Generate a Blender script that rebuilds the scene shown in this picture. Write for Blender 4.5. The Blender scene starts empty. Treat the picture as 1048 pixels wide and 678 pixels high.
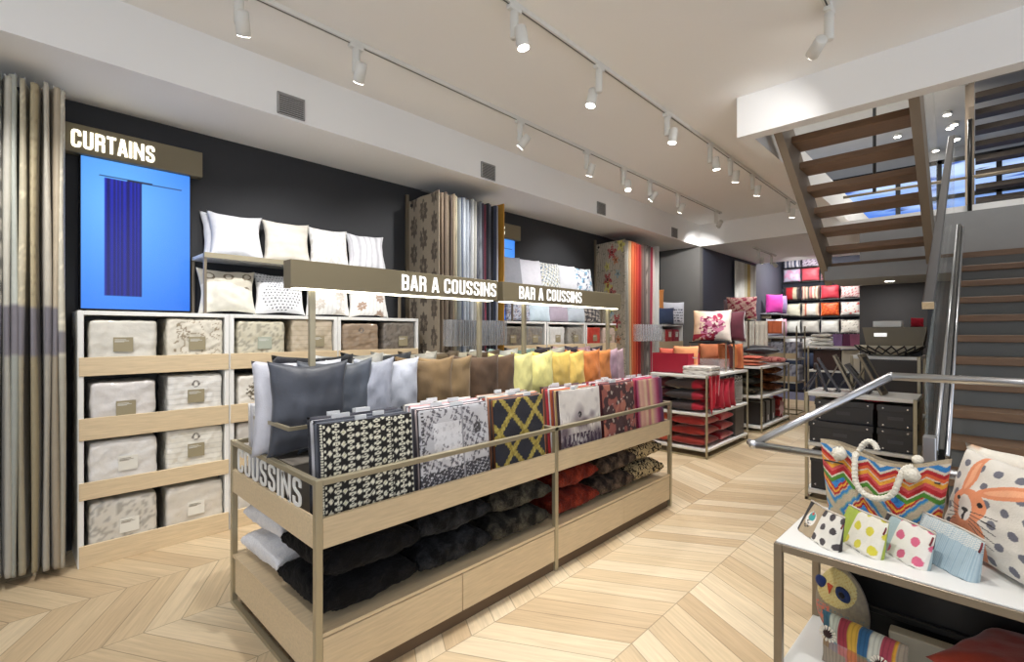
import bpy, math, random
import numpy as np
from mathutils import Vector, Matrix
R = math.radians
rnd = random.Random(7)
SC = bpy.context.scene
COL = SC.collection

# ------------------------------------------------------------------ camera, world, exposure
cd = bpy.data.cameras.new('camera'); cam = bpy.data.objects.new('camera', cd); COL.objects.link(cam)
cam.location = (0, 0, 1.5); cam.rotation_euler = (R(90), 0, math.atan2(476, 495))
cd.sensor_width = 36; cd.lens = 36*495/1048; cd.shift_y = 1.5/1048; cd.clip_start = .05; cd.clip_end = 100
SC.camera = cam
W = bpy.data.worlds.new('room_world'); SC.world = W; W.use_nodes = True
W.node_tree.nodes['Background'].inputs[0].default_value = (.86, .91, 1, 1)
W.node_tree.nodes['Background'].inputs[1].default_value = .9
vs = SC.view_settings; vs.view_transform = 'Standard'; vs.look = 'None'; vs.exposure = 0.5; vs.gamma = 1; vs.use_curve_mapping = False
SC.cycles.max_bounces = 7; SC.cycles.diffuse_bounces = 4; SC.cycles.glossy_bounces = 3
SC.cycles.sample_clamp_indirect = 4; SC.cycles.caustics_reflective = False; SC.cycles.caustics_refractive = False
SPOT_W = 84.0
SPOT_COL = (1, .975, .955)

# ------------------------------------------------------------------ colour and material helpers
def lin(c):
    c = np.asarray(c, float)/255.0
    return np.where(c <= .04045, c/12.92, ((c+.055)/1.055)**2.4)
def L4(c): return tuple(float(v) for v in lin(c))+(1,)
MATS = {}
def node(nt, t, **kw):
    n = nt.nodes.new(t)
    for k, v in kw.items():
        if k.startswith('i_'):
            k = k[2:]; n.inputs[int(k) if k.isdigit() else k.replace('_', ' ')].default_value = v
        else: setattr(n, k, v)
    return n
def mat(name, rgb=(200, 200, 200), rough=.6, metal=0, bump=0, bscale=60, var=0, vscale=4, coat=0, sheen=0, alpha=1, trans=0, emit=0, stretch=None, painted=False, spec=.5):
    if name in MATS: return MATS[name]
    m = bpy.data.materials.new(name); m.use_nodes = True; nt = m.node_tree; b = nt.nodes['Principled BSDF']
    b.inputs['Base Color'].default_value = L4(rgb); b.inputs['Roughness'].default_value = rough; b.inputs['Metallic'].default_value = metal
    b.inputs['Specular IOR Level'].default_value = spec
    if coat: b.inputs['Coat Weight'].default_value = coat; b.inputs['Coat Roughness'].default_value = .12
    if sheen: b.inputs['Sheen Weight'].default_value = sheen; b.inputs['Sheen Roughness'].default_value = .4
    if alpha < 1: b.inputs['Alpha'].default_value = alpha
    if trans: b.inputs['Transmission Weight'].default_value = trans; b.inputs['IOR'].default_value = 1.45
    src = None
    tc = nt.nodes.new('ShaderNodeTexCoord'); mp = nt.nodes.new('ShaderNodeMapping'); nt.links.new(tc.outputs['Object'], mp.inputs[0])
    if stretch: mp.inputs['Scale'].default_value = stretch
    if painted:
        a = node(nt, 'ShaderNodeAttribute', attribute_name='Col'); src = a.outputs['Color']
    if var:
        n = node(nt, 'ShaderNodeTexNoise'); n.inputs['Scale'].default_value = vscale; n.inputs['Detail'].default_value = 5; n.inputs['Roughness'].default_value = .6
        nt.links.new(mp.outputs[0], n.inputs['Vector'])
        mr = node(nt, 'ShaderNodeMapRange'); mr.inputs[1].default_value = .3; mr.inputs[2].default_value = .7; mr.inputs[3].default_value = 1-var; mr.inputs[4].default_value = 1+var*.7
        nt.links.new(n.outputs[0], mr.inputs[0])
        vm = node(nt, 'ShaderNodeVectorMath', operation='SCALE')
        if src: nt.links.new(src, vm.inputs[0])
        else: vm.inputs[0].default_value = L4(rgb)[:3]
        nt.links.new(mr.outputs[0], vm.inputs['Scale']); src = vm.outputs[0]
    if src: nt.links.new(src, b.inputs['Base Color'])
    if emit:
        b.inputs['Emission Strength'].default_value = emit
        if src: nt.links.new(src, b.inputs['Emission Color'])
        else: b.inputs['Emission Color'].default_value = L4(rgb)
    if bump:
        n = node(nt, 'ShaderNodeTexNoise'); n.inputs['Scale'].default_value = bscale; n.inputs['Detail'].default_value = 4
        nt.links.new(mp.outputs[0], n.inputs['Vector'])
        bp = node(nt, 'ShaderNodeBump'); bp.inputs['Strength'].default_value = bump; bp.inputs['Distance'].default_value = .01
        nt.links.new(n.outputs[0], bp.inputs['Height']); nt.links.new(bp.outputs[0], b.inputs['Normal'])
    MATS[name] = m; return m

WHITE = mat('white_paint', (244, 244, 243), .75, bump=.03, bscale=90)
CEIL = mat('ceiling_paint', (246, 245, 243), .85, bump=.03, bscale=70)
CHAR = mat('charcoal_paint', (42, 43, 46), .7, bump=.03, bscale=80, var=.05)
GREYW = mat('grey_plaster', (150, 152, 153), .7, var=.04)
NAVY = mat('navy_paint', (70, 74, 88), .7, var=.05)
BEAM = mat('champagne_metal', (176, 166, 140), .35, metal=.55, var=.03, vscale=8)
BRONZE = mat('bronze_metal', (138, 126, 108), .35, metal=.5, var=.03)
OLIVE = mat('olive_enamel', (122, 112, 88), .5, metal=.15, var=.02)
OAK = mat('pale_oak', (212, 191, 156), .45, bump=.05, bscale=30, var=.12, vscale=7, stretch=(8, 1, 14))
WHITEL = mat('white_laminate', (228, 228, 224), .4, var=.02)
LAMPW = mat('lamp_white', (225, 225, 220), .4, var=.02)
CHROME = mat('brushed_chrome', (196, 198, 202), .32, metal=1, bump=.02, bscale=200)
BLACK = mat('black_lacquer', (14, 14, 15), .35, var=.05)
GLOW = mat('lamp_glow', (255, 248, 235), .5, emit=14, var=.001)
STRIP = mat('sign_strip_glow', (255, 250, 225), .5, emit=5, var=.001)
LETTER = mat('letter_white', (245, 245, 242), .5, emit=.55, var=.001)
LETGLOW = mat('letter_glow', (255, 250, 228), .5, emit=1.5, var=.001)
FAB = mat('painted_fabric', rough=.9, painted=True, bump=.25, bscale=160, sheen=.15, var=.05, vscale=30)
FABS = mat('painted_satin', rough=.5, painted=True, bump=.15, bscale=60, sheen=.2, var=.06, vscale=12)
WRAP = mat('wrapped_linen', rough=.45, painted=True, bump=.8, bscale=11, coat=.7, var=.05, vscale=8)
ACRYL = mat('clear_acrylic', (225, 228, 232), .15, alpha=.28, coat=.3)
GLASS = mat('clear_glass', (225, 238, 236), .03, alpha=.13, spec=.8, coat=.2)
SCREEN = mat('screen_picture', rough=.25, painted=True, emit=.85, var=.001)
for l_ in list(SCREEN.node_tree.links):
    if l_.to_socket.name == 'Base Color': SCREEN.node_tree.links.remove(l_)
SCREEN.node_tree.nodes['Principled BSDF'].inputs['Base Color'].default_value = (.01, .01, .012, 1)
TREAD = mat('walnut_tread', (128, 100, 76), .5, bump=.05, bscale=30, var=.16, vscale=6, stretch=(1, 9, 9))
STRING = mat('stair_steel', (140, 127, 112), .55, metal=.05, var=.03)

def fabric(rgb, kind='linen'):
    n = kind+'_%d_%d_%d' % tuple(rgb)
    if kind == 'linen': return mat(n, rgb, .9, bump=.3, bscale=120, sheen=.1, var=.1, vscale=9)
    if kind == 'velvet': return mat(n, rgb, .75, bump=.15, bscale=60, sheen=.5, var=.3, vscale=7)
    if kind == 'fur': return mat(n, rgb, .8, bump=1, bscale=90, sheen=.35, var=.55, vscale=26)
    if kind == 'satin': return mat(n, rgb, .45, bump=.2, bscale=30, sheen=.3, var=.12, vscale=9)
    if kind == 'box': return mat(n, rgb, .5, bump=.05, bscale=40, var=.05, vscale=10)
    return mat(n, rgb, .6)

def fur_mat(c1, c2, spots=False):
    n_ = 'fur3d_%d_%d_%d_%d' % (c1[0], c1[1], c2[0], spots)
    if n_ in MATS: return MATS[n_]
    m = mat(n_, c1, .8, sheen=.03, var=.001); nt = m.node_tree; b = nt.nodes['Principled BSDF']
    tc = nt.nodes.new('ShaderNodeTexCoord'); n1 = nt.nodes.new('ShaderNodeTexNoise'); n1.inputs['Scale'].default_value = 13 if not spots else 26; n1.inputs['Detail'].default_value = 5 if not spots else 1.5; n1.inputs['Distortion'].default_value = .6
    nt.links.new(tc.outputs['Object'], n1.inputs['Vector']); r = nt.nodes.new('ShaderNodeValToRGB'); nt.links.new(n1.outputs[0], r.inputs[0]); e = r.color_ramp.elements
    e[0].position = .42; e[1].position = .72; e[0].color = L4(c1); e[1].color = L4(c2)
    if spots: e[0].position = .44; e[1].position = .47; k = e.new(.55); k.color = L4(c2); k = e.new(.58); k.color = L4(c1)
    n2 = nt.nodes.new('ShaderNodeTexNoise'); n2.inputs['Scale'].default_value = 170; n2.inputs['Detail'].default_value = 3; nt.links.new(tc.outputs['Object'], n2.inputs['Vector'])
    mx = nt.nodes.new('ShaderNodeVectorMath'); mx.operation = 'SCALE'; mr = nt.nodes.new('ShaderNodeMapRange'); mr.inputs[1].default_value = .35; mr.inputs[2].default_value = .65; mr.inputs[3].default_value = .9 if c1[0] > 200 else .5; mr.inputs[4].default_value = 1.06 if c1[0] > 200 else 1.3; b.inputs['Specular IOR Level'].default_value = .15
    nt.links.new(n2.outputs[0], mr.inputs[0]); nt.links.new(r.outputs[0], mx.inputs[0]); nt.links.new(mr.outputs[0], mx.inputs['Scale']); nt.links.new(mx.outputs[0], b.inputs['Base Color'])
    bp = nt.nodes.new('ShaderNodeBump'); bp.inputs['Strength'].default_value = 1; bp.inputs['Distance'].default_value = .006; nt.links.new(n2.outputs[0], bp.inputs['Height']); nt.links.new(bp.outputs[0], b.inputs['Normal'])
    return m

# ------------------------------------------------------------------ mesh helpers
class MB:
    def __init__(s): s.v = []; s.f = []; s.c = []
    def add(s, vs, fs, M=None):
        o = len(s.v)
        s.v += [tuple(M @ Vector(v)) if M is not None else tuple(v) for v in vs]
        s.f += [tuple(i+o for i in f) for f in fs]; return s
    def box(s, x0, x1, y0, y1, z0, z1, M=None, b=0):
        if b <= 0 or min(abs(x1-x0), abs(y1-y0), abs(z1-z0)) < 2.5*b:
            vs = [(x, y, z) for z in (z0, z1) for y in (y0, y1) for x in (x0, x1)]
            return s.add(vs, [(0, 2, 3, 1), (4, 5, 7, 6), (0, 1, 5, 4), (2, 6, 7, 3), (0, 4, 6, 2), (1, 3, 7, 5)], M)
        # chamfered box
        vs = []; idx = {}
        for sx in (0, 1):
            for sy in (0, 1):
                for sz in (0, 1):
                    X = (x0, x1)[sx]; Y = (y0, y1)[sy]; Z = (z0, z1)[sz]
                    dx = b if sx == 0 else -b; dy = b if sy == 0 else -b; dz = b if sz == 0 else -b
                    for a, p in enumerate(((X, Y+dy, Z+dz), (X+dx, Y, Z+dz), (X+dx, Y+dy, Z))):
                        idx[(sx, sy, sz, a)] = len(vs); vs.append(p)
        fs = []
        q = lambda *k: tuple(idx[i] for i in k)
        for t in (0, 1):
            fs.append(q((t, 0, 0, 0), (t, 1, 0, 0), (t, 1, 1, 0), (t, 0, 1, 0)))
            fs.append(q((0, t, 0, 1), (1, t, 0, 1), (1, t, 1, 1), (0, t, 1, 1)))
            fs.append(q((0, 0, t, 2), (1, 0, t, 2), (1, 1, t, 2), (0, 1, t, 2)))
        for a in (0, 1):
            for c in (0, 1):
                fs.append(q((a, c, 0, 0), (a, c, 1, 0), (a, c, 1, 1), (a, c, 0, 1)))
                fs.append(q((a, 0, c, 0), (a, 1, c, 0), (a, 1, c, 2), (a, 0, c, 2)))
                fs.append(q((0, a, c, 1), (1, a, c, 1), (1, a, c, 2), (0, a, c, 2)))
                for e in (0, 1): fs.append(q((a, c, e, 0), (a, c, e, 1), (a, c, e, 2)))
        return s.add(vs, fs, M)
    def tube(s, pts, r, n=10, closed=False):
        P = [Vector(p) for p in pts]; rings = []
        N = len(P); prev = None
        for i, p in enumerate(P):
            if closed: d = (P[(i+1) % N]-P[i-1])
            else: d = (P[min(i+1, N-1)]-P[max(i-1, 0)])
            d.normalize()
            if prev is None:
                up = Vector((0, 0, 1)) if abs(d.z) < .9 else Vector((1, 0, 0)); a = d.cross(up).normalized()
            else: a = (prev-d*prev.dot(d)).normalized()
            prev = a; b_ = d.cross(a)
            rr = r[i] if isinstance(r, (list, tuple)) else r
            rings.append([p+a*math.cos(2*math.pi*k/n)*rr+b_*math.sin(2*math.pi*k/n)*rr for k in range(n)])
        vs = [tuple(v) for ring in rings for v in ring]; fs = []
        for i in range(N if closed else N-1):
            j = (i+1) % N
            for k in range(n): fs.append((i*n+k, i*n+(k+1) % n, j*n+(k+1) % n, j*n+k))
        if not closed: fs += [tuple(range(n-1, -1, -1)), tuple(range((N-1)*n, N*n))]
        return s.add(vs, fs)
    def lathe(s, prof, n=20, M=None):
        vs = [(r*math.cos(2*math.pi*k/n), r*math.sin(2*math.pi*k/n), z) for r, z in prof for k in range(n)]
        fs = [(i*n+k, i*n+(k+1) % n, (i+1)*n+(k+1) % n, (i+1)*n+k) for i in range(len(prof)-1) for k in range(n)]
        fs += [tuple(range(n-1, -1, -1)), tuple(range((len(prof)-1)*n, len(prof)*n))]
        return s.add(vs, fs, M)
    def prism(s, poly, a, b, axis='x'):   # poly in the other two axes
        n = len(poly)
        def mk(p, t): return {'x': (t, p[0], p[1]), 'y': (p[0], t, p[1]), 'z': (p[0], p[1], t)}[axis]
        vs = [mk(p, a) for p in poly]+[mk(p, b) for p in poly]
        fs = [tuple(range(n)), tuple(range(2*n-1, n-1, -1))]+[(i, i+n, (i+1) % n+n, (i+1) % n) for i in range(n)]
        return s.add(vs, fs)
    def build(s, name, m, parent=None, smooth=False, loc=None, cols=None):
        me = bpy.data.meshes.new(name); me.from_pydata(s.v, [], s.f); me.update()
        if smooth: me.polygons.foreach_set('use_smooth', [True]*len(me.polygons))
        if cols is not None:
            ca = me.color_attributes.new('Col', 'FLOAT_COLOR', 'POINT')
            a = np.ones((len(s.v), 4)); a[:, :3] = cols; ca.data.foreach_set('color', a.ravel())
        import bmesh
        bm = bmesh.new(); bm.from_mesh(me); bmesh.ops.recalc_face_normals(bm, faces=bm.faces); bm.to_mesh(me); bm.free()
        me.materials.append(m)
        o = bpy.data.objects.new(name, me); COL.objects.link(o)
        if parent: o.parent = parent
        if loc: o.location = loc
        return o
def tag(o, label=None, cat=None, group=None, kind=None):
    if label: o['label'] = label
    if cat: o['category'] = cat
    if group: o['group'] = group
    if kind: o['kind'] = kind
    return o
def thing(name, label, cat, loc=(0, 0, 0), rotz=0, group=None):
    o = bpy.data.objects.new(name, None); COL.objects.link(o); o.location = loc; o.rotation_euler = (0, 0, rotz)
    return tag(o, label, cat, group)
def struct(name, mb, m): return tag(mb.build(name, m), kind='structure')
def sbox(name, m, *a): return struct(name, MB().box(*a), m)
def place(o, loc, rz=0, rx=0, ry=0): o.location = loc; o.rotation_euler = (rx, ry, rz); return o

# smooth pseudo-noise
def sn(x, y, f=1, seed=0, z=0):
    r = np.random.RandomState(seed); t = 0
    for k in range(5):
        a = r.uniform(0, 2*np.pi, 3); ff = f*(1+.7*k)
        t = t+np.sin(ff*(x*np.cos(a[0])+y*np.sin(a[0])+z*np.sin(a[2]))*2*np.pi+a[1])*np.cos(ff*.8*(x*np.sin(a[0])-y*np.cos(a[0])+z*.7)*2*np.pi+a[2])/(1+.5*k)
    return t/2.0
def mixc(a, b, t): t = np.clip(t, 0, 1)[:, None]; return np.asarray(a, float)*(1-t)+np.asarray(b, float)*t
def solid(c): return lambda U, V: np.tile(np.asarray(c, float), (len(U), 1))
def over(base, c, mask): return mixc(base, c, mask.astype(float))

def pillow_bm(w, h, t, n=16, paint=None, seed=0, pinch=.07, wr=.006, ex=.42, sag=.0, fur=0, back=None):
    g = np.linspace(-1, 1, n+1)
    if ex < .35: g = np.sin(g*np.pi/2)
    U, V = np.meshgrid(g, g, indexing='ij'); u = U.ravel(); v = V.ravel()
    x = w/2*u*(1-pinch*(1-v*v)); z = h/2*v*(1-pinch*(1-u*u))
    th = t/2*np.clip((1-u*u)*(1-v*v), 0, 1)**ex*(1-sag*v)
    edge = np.clip((1-u*u)*(1-v*v)*8, 0, 1)
    w1 = sn(u, v, .55, seed)*wr*edge; w2 = sn(u, v, .6, seed+50)*wr*edge
    if fur:
        pass
    x = x+sn(u, v, .4, seed+9)*wr*.7; z = z+sn(u, v, .4, seed+5)*wr*.7
    F = np.stack([x, -(th+w1), z], 1); B = np.stack([x, th+w2, z], 1)
    N = n+1; idx = np.arange(N*N).reshape(N, N)
    inner = np.zeros((N, N), bool); inner[1:-1, 1:-1] = True; inn = inner.ravel()
    bi = np.arange(N*N); bi[inn] = N*N+np.arange(inn.sum()); bi = bi.reshape(N, N)
    F[~inn, 1] = 0
    V_ = np.concatenate([F, B[inn]], 0)
    fs = []
    for i in range(n):
        for j in range(n):
            fs.append((idx[i, j], idx[i+1, j], idx[i+1, j+1], idx[i, j+1]))
            fs.append((bi[i, j], bi[i, j+1], bi[i+1, j+1], bi[i+1, j]))
    mb = MB(); mb.v = [tuple(p) for p in V_]; mb.f = [tuple(int(k) for k in f) for f in fs]
    cols = None
    if paint:
        c1 = lin(paint((u+1)/2, (v+1)/2)); c2 = lin((back or paint)((u[inn]+1)/2, (v[inn]+1)/2)); cols = np.concatenate([c1, c2], 0)
    return mb, cols
def cushion(name, w, h, t, m=None, paint=None, loc=(0, 0, 0), rz=0, rx=0, label=None, cat='cushion', group=None, n=16, seed=0, satin=False, **k):
    """standing cushion: origin at the middle of its lower edge, front towards local -Y"""
    mb, cols = pillow_bm(w, h, t, n, paint, seed, **k)
    mb.v = [(x, y, z+h/2) for x, y, z in mb.v]
    o = mb.build(name, m or (FABS if satin else FAB), smooth=True, cols=cols); place(o, loc, rz, rx)
    tag(o, label, cat, group); return o
def flat_cushion(name, w, h, t, m=None, paint=None, loc=(0, 0, 0), rz=0, label=None, cat='cushion', group=None, n=16, seed=0, tilt=0, **k):
    mb, cols = pillow_bm(w, h, t, n, paint, seed, **k)
    mb.v = [(x, z, -y+t/2) for x, y, z in mb.v]
    o = mb.build(name, m or FAB, smooth=True, cols=cols); place(o, loc, rz, tilt)
    if k.get('fur'):
        tx = bpy.data.textures.get('fur_clumps') or bpy.data.textures.new('fur_clumps', 'CLOUDS'); tx.noise_scale = .022; tx.noise_depth = 3
        d = o.modifiers.new('clumps', 'DISPLACE'); d.texture = tx; d.strength = k['fur']*2.4; d.mid_level = .5
    return tag(o, label, cat, group)
def softbox_bm(w, d, h, n=8, rnd_=.18, wr=.004, seed=0):
    pts = {}; vs = []; fs = []
    def vid(p):
        k = tuple(round(q, 5) for q in p)
        if k not in pts: pts[k] = len(vs); vs.append(k)
        return pts[k]
    g = np.linspace(-1, 1, n+1)
    for ax in range(3):
        for s_ in (-1, 1):
            for i in range(n):
                for j in range(n):
                    q = []
                    for a, b in ((i, j), (i+1, j), (i+1, j+1), (i, j+1)):
                        p = [0, 0, 0]; p[ax] = s_; p[(ax+1) % 3] = g[a]; p[(ax+2) % 3] = g[b]; q.append(vid(p))
                    fs.append(tuple(q))
    P = np.array(vs); p8 = (np.abs(P)**14).sum(1)**(1/14.); Q = P/p8[:, None]; Q = Q*(1-rnd_*.3)+P*(rnd_*.3)*.9
    D = sn(P[:, 0], P[:, 2], .9, seed, P[:, 1])*wr
    nrm = Q/np.linalg.norm(Q, axis=1)[:, None]
    X = np.stack([Q[:, 0]*w/2, Q[:, 1]*d/2, Q[:, 2]*h/2], 1)+nrm*D[:, None]
    X[:, 2] -= X[:, 2].min()
    mb = MB(); mb.v = [tuple(p) for p in X]; mb.f = fs
    return mb, P

def glyph(ch):
    w, t = .44, .145; L_, R_, B_, T_, m = t/2, w-t/2, t/2, 1-t/2, .5; c = w/2
    G = {'B': [[(L_, 0), (L_, 1)], [(L_, T_), (R_, T_), (R_, m), (L_, m)], [(L_, m), (R_, m), (R_, B_), (L_, B_)]],
         'A': [[(L_-.03, 0), (c-.02, 1)], [(R_+.03, 0), (c+.02, 1)], [(.1, .27), (w-.1, .27)]],
         'R': [[(L_, 0), (L_, 1)], [(L_, T_), (R_, T_), (R_, m), (L_, m)], [(L_+.05, m), (R_, m), (R_, 0)]],
         'C': [[(R_, .66), (R_, T_), (L_, T_), (L_, B_), (R_, B_), (R_, .34)]],
         'O': [[(L_, m), (L_, T_), (R_, T_), (R_, B_), (L_, B_), (L_, m+.01)]],
         'U': [[(L_, 1), (L_, B_), (R_, B_), (R_, 1)]],
         'S': [[(R_, .69), (R_, T_), (L_, T_), (L_, .57), (R_, .43), (R_, B_), (L_, B_), (L_, .31)]],
         'I': [[(L_, 0), (L_, 1)]], 'N': [[(L_, 0), (L_, 1)], [(L_, .93), (w+.08-t/2, .07)], [(w+.08-t/2, 0), (w+.08-t/2, 1)]],
         'T': [[(0, T_), (w, T_)], [(c, 0), (c, T_)]]}
    return G.get(ch, []), {'I': t, ' ': .2, 'N': w+.08}.get(ch, w), t
def text(name, body, w, h, m, parent, loc, rot, ext=.003, bold=1.0):
    """condensed block capitals as a mesh, fitted to width w and cap height h; lower left corner at loc"""
    mb = MB(); X = 0
    for ch in body:
        polys, cw, t = glyph(ch); t = t*bold
        for pi, P in enumerate(polys):
            t = glyph(ch)[2]*bold*(.72 if ch == 'N' and pi == 1 else 1)
            Q = [Vector(P[0])]
            for i in range(1, len(P)-1):
                p, a, b = Vector(P[i]), Vector(P[i-1]), Vector(P[i+1]); r = min(.13, (a-p).length*.49, (b-p).length*.49)
                p0 = p+(a-p).normalized()*r; p1 = p+(b-p).normalized()*r
                for k in range(5): q = k/4; Q.append(p0*(1-q)**2+p*2*q*(1-q)+p1*q*q)
            Q.append(Vector(P[-1])); n = len(Q); vs = []
            for i in range(n):
                d0 = (Q[i]-Q[max(i-1, 0)]); d1 = (Q[min(i+1, n-1)]-Q[i]); d0 = d0.normalized() if d0.length else d1.normalized(); d1 = d1.normalized() if d1.length else d0
                d = (d0+d1).normalized(); nn = Vector((-d.y, d.x))*t/2/max(.5, d.dot(d1))
                for sg in (-1, 1):
                    for z in (0, ext*2): q_ = Q[i]+nn*sg; vs.append(((X+q_.x), q_.y, z))
            fs = []
            for i in range(n-1):
                a = 4*i; b = a+4; fs += [(a, b, b+2, a+2), (a+1, a+3, b+3, b+1), (a, a+1, b+1, b), (a+2, b+2, b+3, a+3)]
            fs += [(0, 2, 3, 1), (4*n-4, 4*n-3, 4*n-1, 4*n-2)]; mb.add(vs, fs)
        X += cw+.085
    X -= .085; mb.v = [(x*w/X, y*h, z) for x, y, z in mb.v]
    o = mb.build(name, m, parent); o.location = loc; o.rotation_euler = rot; return o

# ------------------------------------------------------------------ floor material
def floor_mat():
    m = bpy.data.materials.new('oak_chevron_floor'); m.use_nodes = True; nt = m.node_tree; b = nt.nodes['Principled BSDF']
    def M(op, a, bb=None, c=None):
        n = nt.nodes.new('ShaderNodeMath'); n.operation = op
        for i, v in enumerate((a, bb, c)):
            if v is None: continue
            if isinstance(v, (int, float)): n.inputs[i].default_value = v
            else: nt.links.new(v, n.inputs[i])
        return n.outputs[0]
    g = nt.nodes.new('ShaderNodeNewGeometry'); sp = nt.nodes.new('ShaderNodeSeparateXYZ'); nt.links.new(g.outputs['Position'], sp.inputs[0])
    x, y = sp.outputs[0], sp.outputs[1]
    xs = M('ADD', x, 3.6+12); tri = M('PINGPONG', xs, .6); col = M('FLOOR', M('DIVIDE', xs, .6))
    q = M('DIVIDE', M('ADD', y, M('MULTIPLY', tri, .56)), .16); bid = M('FLOOR', q); fr = M('FRACT', q)
    gap1 = M('LESS_THAN', M('MINIMUM', fr, M('SUBTRACT', 1, fr)), .018)
    fx = M('FRACT', M('DIVIDE', xs, .6)); gap2 = M('LESS_THAN', M('MINIMUM', fx, M('SUBTRACT', 1, fx)), .004)
    gap = M('MAXIMUM', gap1, gap2)
    cv = nt.nodes.new('ShaderNodeCombineXYZ'); nt.links.new(bid, cv.inputs[0]); nt.links.new(col, cv.inputs[1])
    wn = nt.nodes.new('ShaderNodeTexWhiteNoise'); wn.noise_dimensions = '3D'; nt.links.new(cv.outputs[0], wn.inputs['Vector'])
    gv = nt.nodes.new('ShaderNodeCombineXYZ'); nt.links.new(M('MULTIPLY', x, 1.6), gv.inputs[0]); nt.links.new(M('MULTIPLY', q, 3.4), gv.inputs[1]); nt.links.new(M('MULTIPLY', wn.outputs['Value'], 40), gv.inputs[2])
    n = nt.nodes.new('ShaderNodeTexNoise'); n.inputs['Scale'].default_value = 1.6; n.inputs['Detail'].default_value = 6; n.inputs['Roughness'].default_value = .6; n.inputs['Distortion'].default_value = 1.1
    nt.links.new(gv.outputs[0], n.inputs['Vector'])
    r = nt.nodes.new('ShaderNodeValToRGB'); r.color_ramp.elements[0].color = L4((190, 166, 132)); r.color_ramp.elements[1].color = L4((216, 199, 169))
    e = r.color_ramp.elements.new(.55); e.color = L4((206, 185, 151))
    nt.links.new(wn.outputs['Value'], r.inputs[0])
    mr = nt.nodes.new('ShaderNodeMapRange'); mr.inputs[1].default_value = .3; mr.inputs[2].default_value = .7; mr.inputs[3].default_value = .82; mr.inputs[4].default_value = 1.08
    nt.links.new(n.outputs[0], mr.inputs[0])
    k = M('MULTIPLY', mr.outputs[0], M('SUBTRACT', 1, M('MULTIPLY', gap, .45)))
    vm = nt.nodes.new('ShaderNodeVectorMath'); vm.operation = 'SCALE'; nt.links.new(r.outputs[0], vm.inputs[0]); nt.links.new(k, vm.inputs['Scale'])
    nt.links.new(vm.outputs[0], b.inputs['Base Color']); b.inputs['Roughness'].default_value = .42; b.inputs['Specular IOR Level'].default_value = .35
    bp = nt.nodes.new('ShaderNodeBump'); bp.inputs['Strength'].default_value = .15; bp.inputs['Distance'].default_value = .003
    nt.links.new(M('SUBTRACT', n.outputs[0], gap), bp.inputs['Height']); nt.links.new(bp.outputs[0], b.inputs['Normal'])
    return m

# ------------------------------------------------------------------ setting
sbox('floor', floor_mat(), -4.6, 3, -4, 12.15, -.1, 0)
sbox('floor_back', mat('grey_resin_floor', (128, 128, 150), .25, var=.05, vscale=2), -4.6, 3, 12.15, 14.4, -.1, 0)
sbox('wall_left', CHAR, -4.6, -4.5, -4, 9, 0, 3.5)
sbox('wall_stub', mat('lit_charcoal_paint', (118, 117, 114), .7, var=.03), -4.5, -3.72, 8.9, 9.05, 0, 3.1)  # dark stub wall given a lighter colour to stand for light on its face
sbox('wall_left_back', NAVY, -3.9, -3.72, 9.05, 14.2, 0, 3.5)
sbox('wall_back', NAVY, -3.9, 1.5, 14.2, 14.35, 0, 3.5)
sbox('trim_back_header', WHITE, -3.72, 1.3, 12.1, 12.22, 3.13, 3.5)
# stepped ceiling: soffit over the left wall and over the back
struct('ceiling_soffit_left', MB().box(-4.5, -3.72, -4, 8.9, 3.1, 3.5), WHITE)
struct('ceiling_soffit_back', MB().box(-4.5, -1.475, 8.9, 12.1, 3.1, 3.5), WHITE)
sbox('ceiling_back_room', CEIL, -1.37, 1.3, 7.57, 14.2, 2.86, 2.95)
mb = MB().box(-4.6, 3, -4, 4.3, 3.5, 3.62).box(-4.6, -1.475, 4.3, 14.4, 3.5, 3.62)
struct('ceiling', mb, CEIL)
mb = MB().box(-1.475, 3, 4.3, 4.43, 3.16, 3.5).box(-1.475, -1.37, 4.43, 14.2, 3.16, 3.5)
struct('trim_stairwell', mb, WHITE)
# understair wall and the walls round the stair
sbox('wall_understair', mat('dark_grey_paint', (66, 66, 69), .7, var=.05), -1.07, 1.3, 7.45, 7.57, 0, 2.12)
sbox('wall_parapet', GREYW, -1.07, 1.3, 7.45, 7.57, 2.12, 2.86)
sbox('wall_right', GREYW, 1.3, 1.4, 4.43, 14.2, 0, 5.3)
# upper floor seen through the stairwell
sbox('ceiling_upper', mat('upper_ceiling_paint', (190, 186, 178), .9, var=.03), -7, 2, 3.6, 13.2, 5.2, 5.3)
sbox('wall_upper_back', mat('upper_wall_paint', (176, 176, 176), .9, var=.03), -7, 2, 13.1, 13.2, 4.9, 5.2)
sbox('wall_upper_left', WHITE, -7.1, -7, 3.6, 13.2, 3.6, 5.2)

# ------------------------------------------------------------------ staircase
stair = thing('staircase', 'staircase of walnut treads with grey risers, a landing and an open-riser upper flight', 'staircase', (.5, 3.0, 0))
def sb(mb, name, m, **k):
    mb.v = [(x-.5, y-3.0, z) for x, y, z in mb.v]; return mb.build(name, m, stair, **k)
RI, GO = .1644, .279
for i in range(1, 15):
    y = 3.0+GO*(i-1)
    if i < 14: sb(MB().box(-.13, 1.2, y-.03, y+GO, RI*i-.055, RI*i, b=.004), 'tread', TREAD)
    sb(MB().box(-.12, 1.19, y, y+.02, RI*(i-1), RI*i-.055), 'riser', mat('riser_plaster', (112, 114, 112), .7, var=.04))
sb(MB().box(-1.25, 1.2, 6.62, 7.45, 2.245, 2.30), 'landing', TREAD)
sb(MB().box(-1.25, -.13, 6.42, 7.45, 2.09, 2.242).box(-.13, 1.2, 6.66, 7.45, 2.09, 2.242), 'landing_slab', GREYW)
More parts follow.
